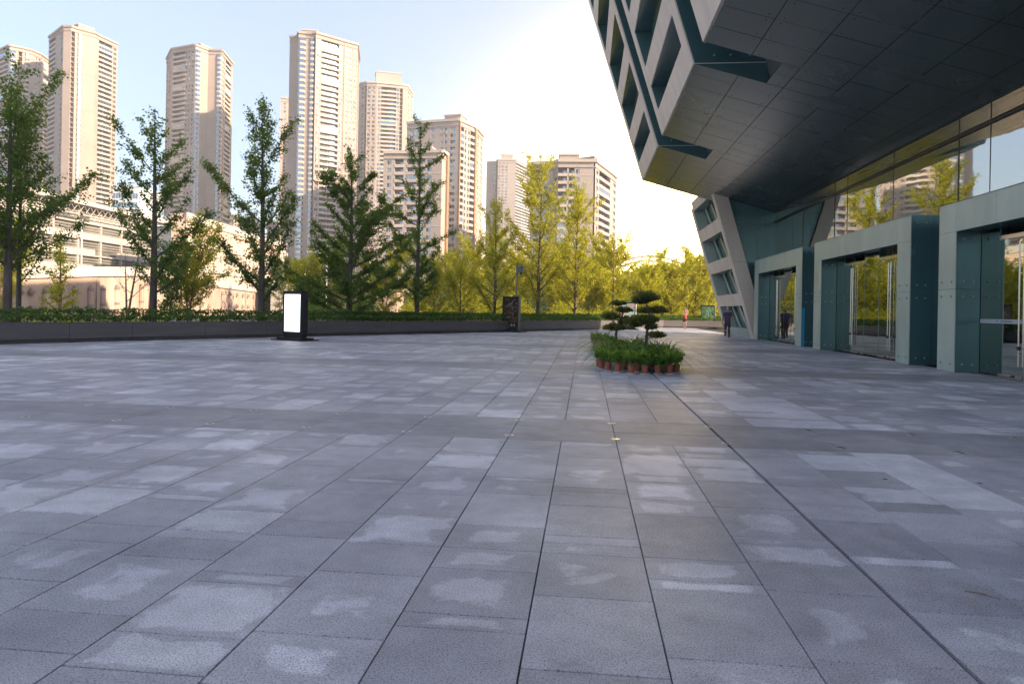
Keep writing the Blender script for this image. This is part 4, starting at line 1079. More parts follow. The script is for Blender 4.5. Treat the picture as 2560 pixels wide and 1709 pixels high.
def make_tree(name, x, y, H, Rc, label, cat, group, seed, leafm='leaf', start=.16, nb=34, lsize=.085, dens=7.0, elev=(28, 50), trunk_r=None, z=0.0, shape='cone', bare=False, bark='bark', stems=1, lean=(0, 0), clump=.095):
    r = random.Random(seed); rg = np.random.default_rng(seed)
    T = empty(name, (x, y, z), label, cat, 0, group)
    tb = MB(); bb = MB(); leaves = []; tones = []
    for sidx in range(stems):
        Hs = H*(1 if sidx == 0 else r.uniform(.7, .95)); tr_ = (trunk_r or .0125*H+.02)*(1 if stems == 1 else .6)
        sp = (0, 0) if stems == 1 else (math.cos(sidx*2.4)*Hs*.16, math.sin(sidx*2.4)*Hs*.16)
        N = 12; tp = []; wx = r.uniform(-1, 1)*.012*Hs; ph = r.uniform(0, 6)
        for i in range(N+1):
            t = i/N
            tp.append(Vector((sp[0]*t**1.2+lean[0]*t*t+wx*math.sin(3*t+ph)*t, sp[1]*t**1.2+lean[1]*t*t+wx*math.cos(2.6*t+ph)*t, Hs*t)))
        tb.tube(tp, [max(.008, tr_*(1-t/N)**.8*(1.25 if t == 0 else 1)) for t in range(N+1)], M[bark], 8)
        def tpos(t):
            f = t*N; i = min(N-1, int(f)); return tp[i].lerp(tp[i+1], f-i)
        az = r.uniform(0, 6.28); nbs = nb if sidx == 0 else nb//2
        for i in range(nbs):
            t = start+(.98-start)*((i+r.uniform(0, .7))/nbs); az += 2.4+r.uniform(-.5, .5)
            if shape == 'cone': prof = (min(1, (t-start)/.12+.55))*(1-t)**.75*1.25+.10
            elif shape == 'round': prof = math.sin(math.pi*min(1, max(.08, (t-start+.12)/(1.12-start))))**.7
            else: prof = .75*(1-t)**.45+.18
            L_ = Rc*prof*r.uniform(.42, 1.35)
            if r.random() < .12: L_ *= 1.35
            el = R(r.uniform(*elev))+t*.35; bend = r.uniform(.1, .5)
            p = tpos(t); pts = [p.copy()]; M_ = 6; stp = L_/M_
            for q in range(M_):
                e_ = el*(1-bend*.5)+bend*.5*el*q/M_*2
                az2 = az+r.uniform(-.22, .22); d = Vector((math.cos(az2)*math.cos(e_), math.sin(az2)*math.cos(e_), math.sin(e_)))
                p = p+d*stp; pts.append(p.copy())
            br = max(.012, tr_*.36*(1-t)+.008)
            bb.tube(pts, [br*(1-.8*q/M_) for q in range(M_+1)], M[bark], 4, cap=False)
            segs = [(pts, .22, 1.0)]
            ntw = int(L_*3.2)
            for q in range(ntw):
                s = r.uniform(.18, 1.0); k_ = min(M_-1, int(s*M_)); b0 = pts[k_].lerp(pts[k_+1], s*M_-k_)
                a2 = az+r.choice((-1, 1))*r.uniform(.5, 1.3); e2 = r.uniform(-.15, .8); l2 = L_*r.uniform(.12, .34)*(1.15-s*.5)
                d = Vector((math.cos(a2)*math.cos(e2), math.sin(a2)*math.cos(e2), math.sin(e2)))
                tw_ = [b0, b0+d*l2*.5, b0+d*l2+Vector((0, 0, l2*.12))]
                bb.tube(tw_, [br*.35, br*.25, .004], M[bark], 3, cap=False); segs.append((tw_, .1, 1.0))
            if bare and r.random() < .86: continue
            btone = r.uniform(-.32, .30)
            for sp_, st0, dn in segs:
                for a_, b_ in zip(sp_[:-1], sp_[1:]):
                    n = rg.poisson((b_-a_).length*dens*9.5)
                    if sp_ is pts and a_ is pts[0]: n = n//4
                    if n:
                        tt = rg.random((n, 1)); base = np.array(a_)[None]*(1-tt)+np.array(b_)[None]*tt
                        off = rg.normal(size=(n, 3))*clump; leaves.append(base+off)
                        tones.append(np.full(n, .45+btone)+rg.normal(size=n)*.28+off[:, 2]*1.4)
        # leaves on the leader
        n = int(Hs*.3*dens*8); tt = rg.uniform(.72, 1.0, n)
        if not bare: leaves.append(np.array([tuple(tpos(v)) for v in tt])+rg.normal(size=(n, 3))*clump); tones.append(rg.random(n))
    tb.smooth = True; tb.build('trunk', T); bb.build('branches', T)
    if leaves:
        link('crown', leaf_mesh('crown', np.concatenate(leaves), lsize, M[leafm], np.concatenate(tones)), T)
    return T
GN = 'ginkgo trees planted behind the hedge'
def tree_at(px, d, ytop, *a, **k):          # position by sight line, height from its top
    p = at(px, 774, d); H = at(px, ytop, d).z
    return make_tree('ginkgo_tree' if 'name' not in k else k.pop('name'), p.x, p.y, H, *a, **k)
tree_at(18, 28.6, 205, 3.6, 'tall dark ginkgo with thick trunk at the left edge of the photo', 'tree', GN, 11, nb=30, start=.24, elev=(30, 55), dens=6.6, clump=.11, trunk_r=.19)
tree_at(46, 30.0, 290, 4.0, 'slimmer dark ginkgo close beside the leftmost trunk, reaching right', 'tree', GN, 12, nb=22, start=.24, elev=(25, 50), dens=6, clump=.11, trunk_r=.12)
tree_at(382, 33.6, 276, 3.2, 'dark ginkgo in front of the slotted tower, widest low branches on both sides', 'tree', GN, 13, nb=26, start=.17, dens=7.6, clump=.11, trunk_r=.20, elev=(25, 50))
tree_at(652, 37.6, 262, 3.3, 'tall dark many branched ginkgo left of the blank white light box', 'tree', GN, 14, nb=34, start=.12, shape='col', clump=.12, dens=9.4, trunk_r=.20, elev=(38, 62))
tree_at(872, 42.0, 388, 3.9, 'dense broad dark ginkgo right of the blank white light box', 'tree', GN, 15, nb=50, start=.06, dens=10, trunk_r=.20, shape='cone', elev=(18, 48))
tree_at(1042, 47.0, 302, 3.6, 'slender dark ginkgo with one long branch reaching up to the right', 'tree', GN, 16, nb=30, start=.10, dens=9, trunk_r=.18, elev=(20, 48))
LIT = [
 (1150, 60, 640, 2.6, 'small bright ginkgo just left of the poster light box with grey camera post', 21, 24, .08),
 (1236, 56, 500, 3.1, 'airy yellow green ginkgo standing behind the dark poster light box', 22, 30, .08),
 (1345, 60, 405, 4.1, 'tallest yellow green ginkgo, in front of the broad pale block', 23, 40, .14),
 (1438, 66, 470, 3.7, 'yellow green ginkgo with dark forked trunk right of the tallest lit one', 24, 34, .10),
 (1532, 74, 560, 3.4, 'bright yellow ginkgo rising left of the big cloud pruned pine', 25, 30, .10),
 (1618, 80, 630, 3.0, 'golden ginkgo with narrow pointed top directly behind the big cloud pruned pine', 26, 28, .08),
 (1678, 86, 632, 3.6, 'golden ginkgo halfway between the pruned pines and the leaning leg', 27, 30, .06),
 (1738, 92, 615, 3.8, 'golden ginkgo behind the exercising woman in red', 28, 34, .06),
 (1788, 96, 640, 3.2, 'golden ginkgo partly hidden by the leaning leg', 29, 30, .06),
 (1085, 64, 620, 3.2, 'fresh green tree low behind the slender dark ginkgo', 30, 30, .06),
 (1190, 74, 575, 3.6, 'pale green tree between the airy ginkgo and the copper block', 31, 34, .06),
 (1290, 78, 600, 3.6, 'light green tree low behind the grey camera post', 32, 34, .06),
 (1395, 84, 610, 4.0, 'light green tree filling the gap under the broad pale block', 33, 36, .06),
 (1490, 92, 620, 4.2, 'hazy golden tree under the copper pilaster of the broad pale block', 34, 36, .06),
 (1575, 100, 650, 3.8, 'hazy golden tree under the left end of the far arch bridge', 35, 30, .06),
 (1650, 112, 660, 4.4, 'hazy golden tree under the middle of the far arch bridge', 36, 30, .06),
 (1715, 118, 655, 4.4, 'hazy golden tree farthest back behind the woman in red', 37, 30, .06)]
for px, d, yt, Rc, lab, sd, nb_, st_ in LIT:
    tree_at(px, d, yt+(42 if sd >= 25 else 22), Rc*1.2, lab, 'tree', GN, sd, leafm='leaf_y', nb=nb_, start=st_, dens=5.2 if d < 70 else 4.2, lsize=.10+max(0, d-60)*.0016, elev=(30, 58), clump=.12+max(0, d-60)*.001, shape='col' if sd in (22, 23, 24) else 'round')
GM = 'mixed trees on the lower ground beyond the hedge'
MIX = [
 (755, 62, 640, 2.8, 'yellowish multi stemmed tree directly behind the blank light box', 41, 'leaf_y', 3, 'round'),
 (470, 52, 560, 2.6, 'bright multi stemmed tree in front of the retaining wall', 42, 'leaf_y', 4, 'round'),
 (420, 50, 640, 1.6, 'small leafy tree right beside the trunk of the second dark ginkgo', 48, 'leaf', 2, 'round'),
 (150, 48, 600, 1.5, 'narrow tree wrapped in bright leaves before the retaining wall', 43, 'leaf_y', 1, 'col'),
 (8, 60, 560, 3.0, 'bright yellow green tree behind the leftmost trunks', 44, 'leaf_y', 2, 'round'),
 (825, 74, 600, 3.2, 'bushy green tree low behind the dense broad ginkgo', 45, 'leaf_far', 2, 'round'),
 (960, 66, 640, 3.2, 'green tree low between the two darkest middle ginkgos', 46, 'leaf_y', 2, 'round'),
 (1010, 90, 600, 4.0, 'olive green tree in front of the lower pale block', 47, 'leaf_far', 1, 'round'),
 (700, 100, 640, 3.6, 'olive green tree behind the small white shop', 49, 'leaf_far', 2, 'round')]
for px, d, yt, Rc, lab, sd, lm, ns, shp in MIX:
    tree_at(px, d, yt, Rc, lab, 'tree', GM, sd, name='broadleaf_tree', leafm=lm, nb=22, start=.12, dens=5, lsize=.11, elev=(20, 60), stems=ns, clump=.13, shape=shp, bark='bark_l', trunk_r=.12)
tree_at(318, 46, 560, 2.2, 'nearly leafless tree with pale reddish stems before the retaining wall', 'tree', GM, 51, name='bare_tree', nb=14, start=.3, dens=4, bare=True, bark='bark_l', stems=2, trunk_r=.15, elev=(20, 60))

# distant green mass that closes the view between the trunks
P = []
for _ in range(9000):
    px = rng.uniform(640, 1850); d = rng.uniform(120, 190)
    top = 690 + 18*math.sin(px*.013)+10*math.sin(px*.041+2) if px > 1050 else 712+12*math.sin(px*.02)
    p = at(px, 774, d); zt = at(px, top, d).z; zz = zt*(1-rng.random()**1.6*.95)
    P.append((p.x, p.y, zz))
P = np.repeat(np.array(P), 6, axis=0); P += rng.normal(size=P.shape)*.8
tag(link('distant_woods', leaf_mesh('distant_woods', P, .55, M['leaf_far'])), kind='stuff')
q = MB(); pts = [xy(px, 200) for px in range(600, 1901, 100)]
for a_, b_ in zip(pts[:-1], pts[1:]): q.poly([(*a_, -1), (*b_, -1), (*b_, 8.5), (*a_, 8.5)], M['greenwall'])
for i, (a_, b_) in enumerate(zip(pts[:-1], pts[1:])): q.poly([(*a_, 8.5), (*b_, 8.5), (b_[0], b_[1]+40, 9), (a_[0], a_[1]+40, 9)], M['greenwall'])
tag(q.build('planted_bank'), kind='structure')
# understorey shrubs just behind the hedge
def shrub_band(px0, px1, d0, d1, ztop, n, m_, name, label=None):
    Q = []
    for _ in range(n):
        px = rng.uniform(px0, px1); d = rng.uniform(d0, d1); p = at(px, 774, d); h_ = ztop*(.75+.3*math.sin(px*.05)+.2*math.sin(px*.017))
        Q.append((p.x, p.y, rng.random()**.7*h_))
    Q = np.repeat(np.array(Q), 7, axis=0); Q += rng.normal(size=Q.shape)*.22
    tag(link(name, leaf_mesh(name, Q, .14, m_)), kind='stuff')
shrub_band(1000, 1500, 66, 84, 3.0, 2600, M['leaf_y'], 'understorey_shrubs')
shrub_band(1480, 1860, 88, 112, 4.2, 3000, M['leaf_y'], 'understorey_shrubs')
shrub_band(690, 1000, 50, 66, 1.9, 1100, M['leaf'], 'understorey_shrubs')
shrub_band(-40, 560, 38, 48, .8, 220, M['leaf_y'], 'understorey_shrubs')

# ------------------------------------------------------------------ planter wall and hedge
T = empty('planter_wall', (PL[4][0], PL[4][1], 0), 'long low stone clad planter wall along the left and far edge of the plaza', 'planter wall'); Oq = T.location
hedge_pts = []; rail = MB()
ln = 0
for i, ((xa, ya), (xb_, yb2)) in enumerate(zip(PL[:-1], PL[1:])):
    u = Vector((xb_-xa, yb2-ya)); L_ = u.length; u /= L_; n_ = Vector((u.y, -u.x)); ang = math.atan2(u.y, u.x)
    npn = max(1, round(L_/2.6)); pl_ = L_/npn
    for k_ in range(npn):
        a = Vector((xa, ya))+u*k_*pl_
        q = MB(); q.box(.008, pl_-.008, 0, .06, .16, .76, M['plant_wall']); link('stone_panel', q.mesh('stone_panel'), T, (a.x-Oq.x, a.y-Oq.y, 0), ang)
        q = MB(); q.box(.006, pl_-.006, .10, .16, 0, .155, M['plinth']); link('plinth_block', q.mesh('plinth_block'), T, (a.x-Oq.x, a.y-Oq.y, 0), ang)
        q = MB(); q.box(-.0, pl_, .062, .45, .2, .70, M['joint']); q.box(0, pl_, .16, .5, 0, .2, M['joint']); link('planter_core', q.mesh('planter_core'), T, (a.x-Oq.x, a.y-Oq.y, 0), ang)
        q = MB(); q.box(0, pl_-.004, -.004, .16, .762, .80, M['plinth']); link('coping', q.mesh('coping'), T, (a.x-Oq.x, a.y-Oq.y, 0), ang)
    hedge_pts.append((xa, ya, u, n_, L_))
q = MB()
for xa, ya, u, n_, L_ in hedge_pts:
    a = Vector((xa, ya)); c4 = [a-n_*.15, a+u*L_-n_*.15, a+u*L_-n_*2.6, a-n_*2.6]; q.poly([(p.x, p.y, .74) for p in c4], M['soil'])
    q.poly([(p.x, p.y, z_) for p, z_ in ((c4[3], .74), (c4[2], .74), (c4[2], -.1), (c4[3], -.1))], M['soil'])
tag(q.build('planting_bed'), kind='structure')
def hedge(name, label, o0, o1, zlo, zhi, perm, stem_every, gap, seed):
    T = empty(name, (PL[4][0], PL[4][1], .74), label, 'hedge'); Oq = T.location
    r = np.random.default_rng(seed); Q = []; st = MB()
    for xa, ya, u, n_, L_ in hedge_pts:
        d = max(12, (xa*fwd.x+ya*fwd.y)); n = int(L_*perm*(.62 if xa < -13 else 1 if d < 45 else .6)); gap_ = gap*(2.2 if xa < -13 else 1)
        s = r.random(n)*L_; o = r.uniform(o0, o1, n); zz = r.random(n)**.8*(zhi-zlo)+zlo+.03*np.sin(s*3+xa)+r.normal(size=n)*.022
        keep = (zz > zlo+gap_*(0.5+.5*np.sin(s*9.0+xa*3)*np.sin(s*2.3))) | (r.random(n) < .25)
        s, o, zz = s[keep], o[keep], zz[keep]
        Q.append(np.stack([xa+u.x*s-n_.x*o, ya+u.y*s-n_.y*o, zz], 1))
        k_ = 0.0
        while k_ < L_:
            jx = r.uniform(-.06, .06); p = Vector((xa, ya))+u*(k_+jx)-n_*(o0+o1)/2
            st.tube([(p.x-Oq.x, p.y-Oq.y, 0), (p.x-Oq.x+r.uniform(-.05, .05), p.y-Oq.y+r.uniform(-.05, .05), zlo+.25-.74)], .009, M['stem'], 3, cap=False); k_ += stem_every
    Q = np.concatenate(Q); Q -= np.array([Oq.x, Oq.y, .74])
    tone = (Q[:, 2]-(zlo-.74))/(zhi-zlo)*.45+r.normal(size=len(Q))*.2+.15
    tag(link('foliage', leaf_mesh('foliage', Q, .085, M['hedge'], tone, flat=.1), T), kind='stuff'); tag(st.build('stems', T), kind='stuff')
hedge('front_hedge', 'clipped lower front tier of the hedge on top of the planter wall', .12, .75, .79, 1.10, 430, .16, .10, 5)
hedge('back_hedge', 'clipped taller back tier of the hedge behind the lower one', .85, 1.5, .98, 1.34, 470, .14, .16, 6)
# thin railing behind the hedge
T = empty('metal_railing', (PL[4][0], PL[4][1], .7), 'thin dark metal railing showing through the hedge', 'railing'); Oq = T.location
bars = MB()
for xa, ya, u, n_, L_ in hedge_pts:
    a = Vector((xa, ya))-n_*1.65; b_ = a+u*L_
    bars.tube([(a.x-Oq.x, a.y-Oq.y, .50), (b_.x-Oq.x, b_.y-Oq.y, .50)], .02, M['greypaint'], 4); k_ = 0
    while k_ < L_:
        p = a+u*k_; bars.tube([(p.x-Oq.x, p.y-Oq.y, -.1), (p.x-Oq.x, p.y-Oq.y, .5)], .010, M['greypaint'], 3, cap=False); k_ += .13
tag(bars.build('bars', T), kind='stuff')

# ------------------------------------------------------------------ potted plants and cloud pruned pines
def pot_mesh(rt=.098, rb=.074, h=.235):
    b = MB(); b.lathe([(rb, .0), (rb*1.02, .02), (rt*.96, h*.86), (rt*.96, h*.87), (rt*1.09, h*.875), (rt*1.10, h), (rt*.97, h), (rt*.95, h*.9), (0.0, h*.88)], M['pot'], 20, cap=False)
    b.smooth = False; return b.mesh('pot')
def saucer_mesh(r_=.128):
    b = MB(); b.lathe([(0.0, .004), (r_*.8, .004), (r_, .030), (r_*.97, .034), (r_*.78, .012), (0.0, .012)], M['saucer'], 20, cap=False); return b.mesh('saucer')
pme, sme = pot_mesh(), saucer_mesh()
def potted_shrub(x, y, label, seed, hgt=.62, group='small potted shrubs ringing the display', s=1.0):
    r = np.random.default_rng(seed); rr = random.Random(seed)
    T = empty('potted_shrub', (x, y, 0), label, 'potted plant', rr.uniform(0, 6), group)
    link('saucer', sme, T, (0, 0, 0)); link('pot', pme, T, (0, 0, .012))
    st = MB(); P = []; tn = []
    for i in range(8):
        a = rr.uniform(0, 6.28); sp = rr.uniform(.03, .14); z1 = rr.uniform(.35, hgt-.05)
        tip = (math.cos(a)*sp, math.sin(a)*sp, z1); st.tube([(math.cos(a)*.02, math.sin(a)*.02, .20), (tip[0]*.6, tip[1]*.6, .20+(z1-.20)*.5), tip], [.009, .007, .004], M['stem'], 4, cap=False)
        for q in range(3):
            c_ = np.array(tip)+r.normal(size=3)*.05; n = 26
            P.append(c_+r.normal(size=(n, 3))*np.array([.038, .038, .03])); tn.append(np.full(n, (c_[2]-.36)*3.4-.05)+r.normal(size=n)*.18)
    st.build('stems', T); link('foliage', leaf_mesh('foliage', np.concatenate(P), .042, M['leaf_p'], np.concatenate(tn)+rr.uniform(-.12, .22)), T); return T
def strap_plant(x, y, label, seed, h=.8, rad=.62, n=150, group='strap leaved lilies in the middle of the display'):
    rr = random.Random(seed); T = empty('strap_leaf_plant', (x, y, 0), label, 'potted plant', 0, group)
    link('pot', pme, T, (0, 0, .012)); b = MB()
    tones = []
    for i in range(n):
        a = rr.uniform(0, 6.28); el = rr.uniform(.55, 1.45); L_ = h*rr.uniform(.7, 1.5); w_ = rr.uniform(.014, .024); px_, pz = .02, .20
        d = Vector((math.cos(a), math.sin(a), 0)); sd = Vector((-d.y, d.x, 0)); pts = []
        for q in range(7):
            pts.append((d*px_+Vector((0, 0, pz)), w_*(1-(q/6.2)**2))); px_ += math.cos(el)*L_/6*(rad/.5); pz += math.sin(el)*L_/6; el -= rr.uniform(.18, .42)
        t_ = rr.random()
        for (p, w0), (q2, w1) in zip(pts[:-1], pts[1:]): b.poly([p-sd*w0, p+sd*w0, q2+sd*w1, q2-sd*w1], M['leaf_g']); tones.append(t_)
    me = b.mesh('leaves'); at_ = me.attributes.new('tone', 'FLOAT', 'FACE'); at_.data.foreach_set('value', tones); link('leaves', me, T); return T
front = [(.44, 19.40, 'farthest left of the front row, mostly behind its neighbour'), (.62, 19.02, 'second from the left in the front row'), (.89, 18.64, 'third from the left in the front row, dense round crown'), (1.21, 18.40, 'fourth from the left in the front row, thin bare stems'),
         (1.60, 18.30, 'right of the bright lime shrub under hanging strap leaves'), (1.43, 19.0, 'set back behind the bright lime shrub'), (2.00, 18.40, 'with the brightest lime leaves, middle of the front row'), (2.40, 18.50, 'third from the right in the front row'),
         (2.74, 18.62, 'second from the right in the front row, tall crown'), (2.98, 18.95, 'last on the right of the front row, darker crown')]
FR = [(1498, 921), (1504, 925), (1520.5, 929), (1545, 933), (1612.5, 937.5), (1594, 932), (1578.5, 936.5), (1645, 937.5), (1674, 937), (1692, 934)]
def gnd(x, y):
    r2 = ray(x, y); t = -EYE/r2.z; return r2.x*t, r2.y*t
for (px, py), (_, _, lab), sd in zip(FR, front, range(60, 80)):
    gx_, gy_ = gnd(px, py-1); potted_shrub(gx_, gy_+.09, 'small potted shrub '+lab, sd, .58)
for (px, py), lab, sd in zip([(1487, 870), (1494, 872), (1502, 874), (1512, 872)], ('leftmost of the three far left pots', 'middle of the three far left pots', 'rightmost of the three far left pots', 'just right of the three far left pots'), range(80, 84)):
    gx_, gy_ = gnd(px, py); potted_shrub(gx_, gy_, 'small potted shrub, '+lab, sd, .66)
sp = [(.75, 21.4, .85), (1.15, 20.0, .9), (1.75, 19.6, .75), (2.15, 19.9, .85), (2.4, 20.4, .8), (1.0, 24.0, .85), (.8, 27.3, .9), (1.9, 25.5, .85), (1.5, 22.4, .85), (2.25, 22.2, .75), (.62, 29.0, .85), (2.0, 19.1, .6)]
spl = ['at the left behind the front pots', 'second behind the front pots from the left', 'drooping over the bright lime shrub', 'dark, at the right of the display', 'fanning out farthest to the right', 'half way back on the left', 'behind the three left pots', 'at the back below the small pine', 'in the dense centre of the display', 'right of the big pine trunk', 'farthest back on the left edge', 'smallest, hanging among the front pots']
for (x, y, h), lab, sd in zip(sp, spl, range(90, 110)): strap_plant(x, y, 'strap leaved lily plant '+lab, sd, h)
# low mounds of dense shrubs in the middle
def mound(x, y, r_, h, label, seed, m_='leaf_p'):
    rg = np.random.default_rng(seed); T = empty('mounded_shrub', (x, y, 0), label, 'potted plant', 0, 'rounded shrubs in the middle of the display'); n = 2600
    d = rg.normal(size=(n, 3)); d /= np.linalg.norm(d, axis=1)[:, None]; d[:, 2] = abs(d[:, 2]); rad = r_*(.72+.3*rg.random(n)); P = d*rad[:, None]*np.array([1, 1, h/r_*.7]); P[:, 2] += .2
    link('pot', pme, T, (0, 0, .012)); q = MB(); q.tube([(0, 0, .27), (.02, 0, h*.7)], [.02, .01], M['stem'], 5); q.build('stem', T)
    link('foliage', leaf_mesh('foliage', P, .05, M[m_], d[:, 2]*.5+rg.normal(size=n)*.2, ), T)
for i, (x, y, r_, h, lab) in enumerate([(1.35, 21.1, .36, 0.73, 'low on the left'), (2.0, 21.0, .36, 0.68, 'in front of the big pine trunk'), (1.15, 23.0, .36, 0.73, 'behind the left lilies'), (1.8, 24.0, .36, 0.70, 'below the small pine'), (2.35, 21.3, .36, 0.63, 'darkest, right of the centre'), (.95, 26.0, .36, 0.73, 'far back on the left side')]):
    mound(x, y, r_, h, 'dense rounded green shrub '+lab, 120+i, 'leaf_p' if i != 4 else 'leaf_d')

def cloud_pine(px0, d, base_px, pads, trunk, label, seed, group=None):
    """pads: (x, y, half width px, half height px) of the photo; trunk: list of px points"""
    rg = np.random.default_rng(seed); b0 = at(base_px, 774, d); T = empty('cloud_pruned_pine', (b0.x, b0.y, 0), label, 'pine tree', 0, group)
    O = Vector((b0.x, b0.y, 0)); q = MB(); q.lathe([(.22, 0), (.30, .36), (.33, .36), (.33, .42), (.28, .42), (0, .38)], M['pot'], 18, cap=False); q.build('pot', T)
    tp = [at(x, y, d+dd)-O for x, y, dd in trunk]; tp = [Vector((0, 0, .35))]+tp
    n = len(tp); q = MB(); q.tube(tp, [.055-.038*i/(n-1) for i in range(n)], M['bark'], 8); q.smooth = True; q.build('trunk', T)
    for (x, y, hw, hh, dd) in pads:
        c_ = at(x, y, d+dd)-O; w_ = hw/FPX*d; h_ = hh/FPX*d
        near = min(tp[1:], key=lambda p: (p-c_).length)
        q = MB(); q.tube([near, near.lerp(c_, .55)+Vector((0, 0, -.03)), c_+Vector((0, 0, -h_*.5))], [.02, .015, .008], M['bark'], 5)
        for s_ in range(5):
            a = rg.uniform(0, 6.28); q.tube([c_+Vector((0, 0, -h_*.6)), c_+Vector((math.cos(a)*w_*.7, math.sin(a)*w_*.6, -h_*.1))], [.008, .004], M['bark'], 4, cap=False)
        q.build('branch', T)
        n_ = int(600+6500*w_*h_*3); u = rg.normal(size=(n_, 3)); u /= np.linalg.norm(u, axis=1)[:, None]; rad = rg.random(n_)**.35
        lump = 1+.30*np.sin(u[:, 0]*6+seed+x)*np.sin(u[:, 1]*5+x)+.12*rg.normal(size=n_)
        P = u*(rad*lump)[:, None]*np.array([w_, w_*.75, h_]); P[:, 2] = np.where(P[:, 2] < 0, P[:, 2]*.55, P[:, 2]); P += np.array(c_)
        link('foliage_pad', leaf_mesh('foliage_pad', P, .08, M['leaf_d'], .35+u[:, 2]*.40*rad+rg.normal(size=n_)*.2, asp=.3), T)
    return T
Z4 = lambda x, y: (1440+x/5.593, 700+y/5.593)
def pd(x, y, w_, h_, dd=0): a = Z4(x, y); return (a[0], a[1], w_/5.593/2, h_/5.593/2*1.35, dd)
cloud_pine(0, 22.6, Z4(985, 830)[0], [pd(985, 245, 350, 130), pd(900, 300, 200, 70, .1), pd(1120, 425, 310, 95), pd(960, 430, 230, 70, .2), pd(830, 590, 260, 150, -.1), pd(960, 550, 330, 100), pd(1070, 560, 130, 90), pd(1050, 655, 170, 80), pd(1130, 770, 230, 80, -.1)],
  [(*Z4(985, 820), 0), (*Z4(995, 690), 0), (*Z4(1000, 600), .05), (*Z4(1030, 490), 0), (*Z4(990, 390), 0), (*Z4(985, 300), 0)], 'larger cloud pruned pine with five foliage tiers, right of the display centre', 131)
cloud_pine(0, 24.5, Z4(560, 830)[0], [pd(590, 325, 205, 60), pd(680, 420, 230, 70), pd(480, 505, 240, 90), pd(650, 585, 110, 90), pd(700, 545, 90, 60), pd(540, 665, 300, 90)],
  [(*Z4(560, 760), 0), (*Z4(570, 660), 0), (*Z4(625, 570), 0), (*Z4(655, 470), 0), (*Z4(600, 400), 0), (*Z4(590, 330), 0)], 'smaller cloud pruned pine, left of the bigger one and before a pale poster box', 132)

# ------------------------------------------------------------------ light boxes, posts, lamps
def lightbox(px, d, rz, label, screen, w_=1.25, h_=2.15, base_h=.28, th=.36, side='black', hue=None):
    p = at(px, 774, d); T = empty('poster_light_box', (p.x, p.y, 0), label, 'light box', rz, 'free standing advertising light boxes')
    c_ = M[side] if side != 'black' else M['black']
    q = MB(); q.box(-w_/2, w_/2, -th/2, th/2, base_h, base_h+h_, c_); q.box(-w_/2-.02, w_/2+.02, -th/2-.02, th/2+.02, base_h+h_, base_h+h_+.04, c_); q.build('casing', T)
    f = MB(); y = -th/2
    for (x0, x1, z0, z1) in ((-w_/2, -w_/2+.10, base_h, base_h+h_), (w_/2-.10, w_/2, base_h, base_h+h_), (-w_/2+.1, w_/2-.1, base_h+h_-.13, base_h+h_), (-w_/2+.1, w_/2-.1, base_h, base_h+.14)): f.box(x0, x1, y-.03, y-.001, z0, z1, M['black'] if side == 'black' else M['steel_d'])
    f.build('front_frame', T)
    s = MB(); s.box(-w_/2+.1, w_/2-.1, y-.012, y-.002, base_h+.14, base_h+h_-.13, screen); s.build('screen', T)
    b = MB()
    for k_, (ww, dd, z0, z1) in enumerate(((w_+.75, th+.75, 0, .05), (w_+.35, th+.45, .05, .13), (w_-.1, th-.02, .13, base_h))): b.box(-ww/2, ww/2, -dd/2, dd/2, z0, z1, M['black'])
    n0 = 0
    b.build('base', T); return T, (w_, h_, base_h, th)
T1, _ = lightbox(739, 32.4, R(-24.5), 'black light box with a glowing blank white panel', M['screen'], h_=2.0)
T2, d2 = lightbox(1279, 50.0, R(-19), 'black light box with a dark landscape poster and small white squares', M['poster_a'], w_=1.28, h_=2.25)
w_, h_, bh, th_ = d2; q = MB()
for xx, zz, a_, b_ in ((.12, .50, .09, .13), (.33, .50, .09, .13), (-.36, .33, .12, .05), (-.38, .47, .08, .04)): q.box(xx-a_/2, xx+a_/2, -th_/2-.016, -th_/2-.013, zz-b_/2, zz+b_/2, M['white'])
for i in range(6): q.box(.02+i*.07, .06+i*.07, -th_/2-.016, -th_/2-.013, .395, .41, M['white'])
tag(q.build('small_print', T2), kind='stuff')
T3, d3 = lightbox(1570, 62, R(-14), 'pale light box with a green and red poster behind the smaller pine', M['poster_b'], w_=1.45, h_=2.2, side='white')
T4, d4 = lightbox(1770, 73.5, R(-16), 'light box with a green garden poster left of the walking man', M['poster_c'], w_=1.45, h_=2.15, side='greenmetal')
q = MB(); w_, h_, bh, th_ = d4
for i in range(5): q.box(-.10+(i % 2)*.12, -.02+(i % 2)*.12, -th_/2-.016, -th_/2-.013, 1.75-i*.16, 1.86-i*.16, M['saucer'])
tag(q.build('small_print', T4), kind='stuff')

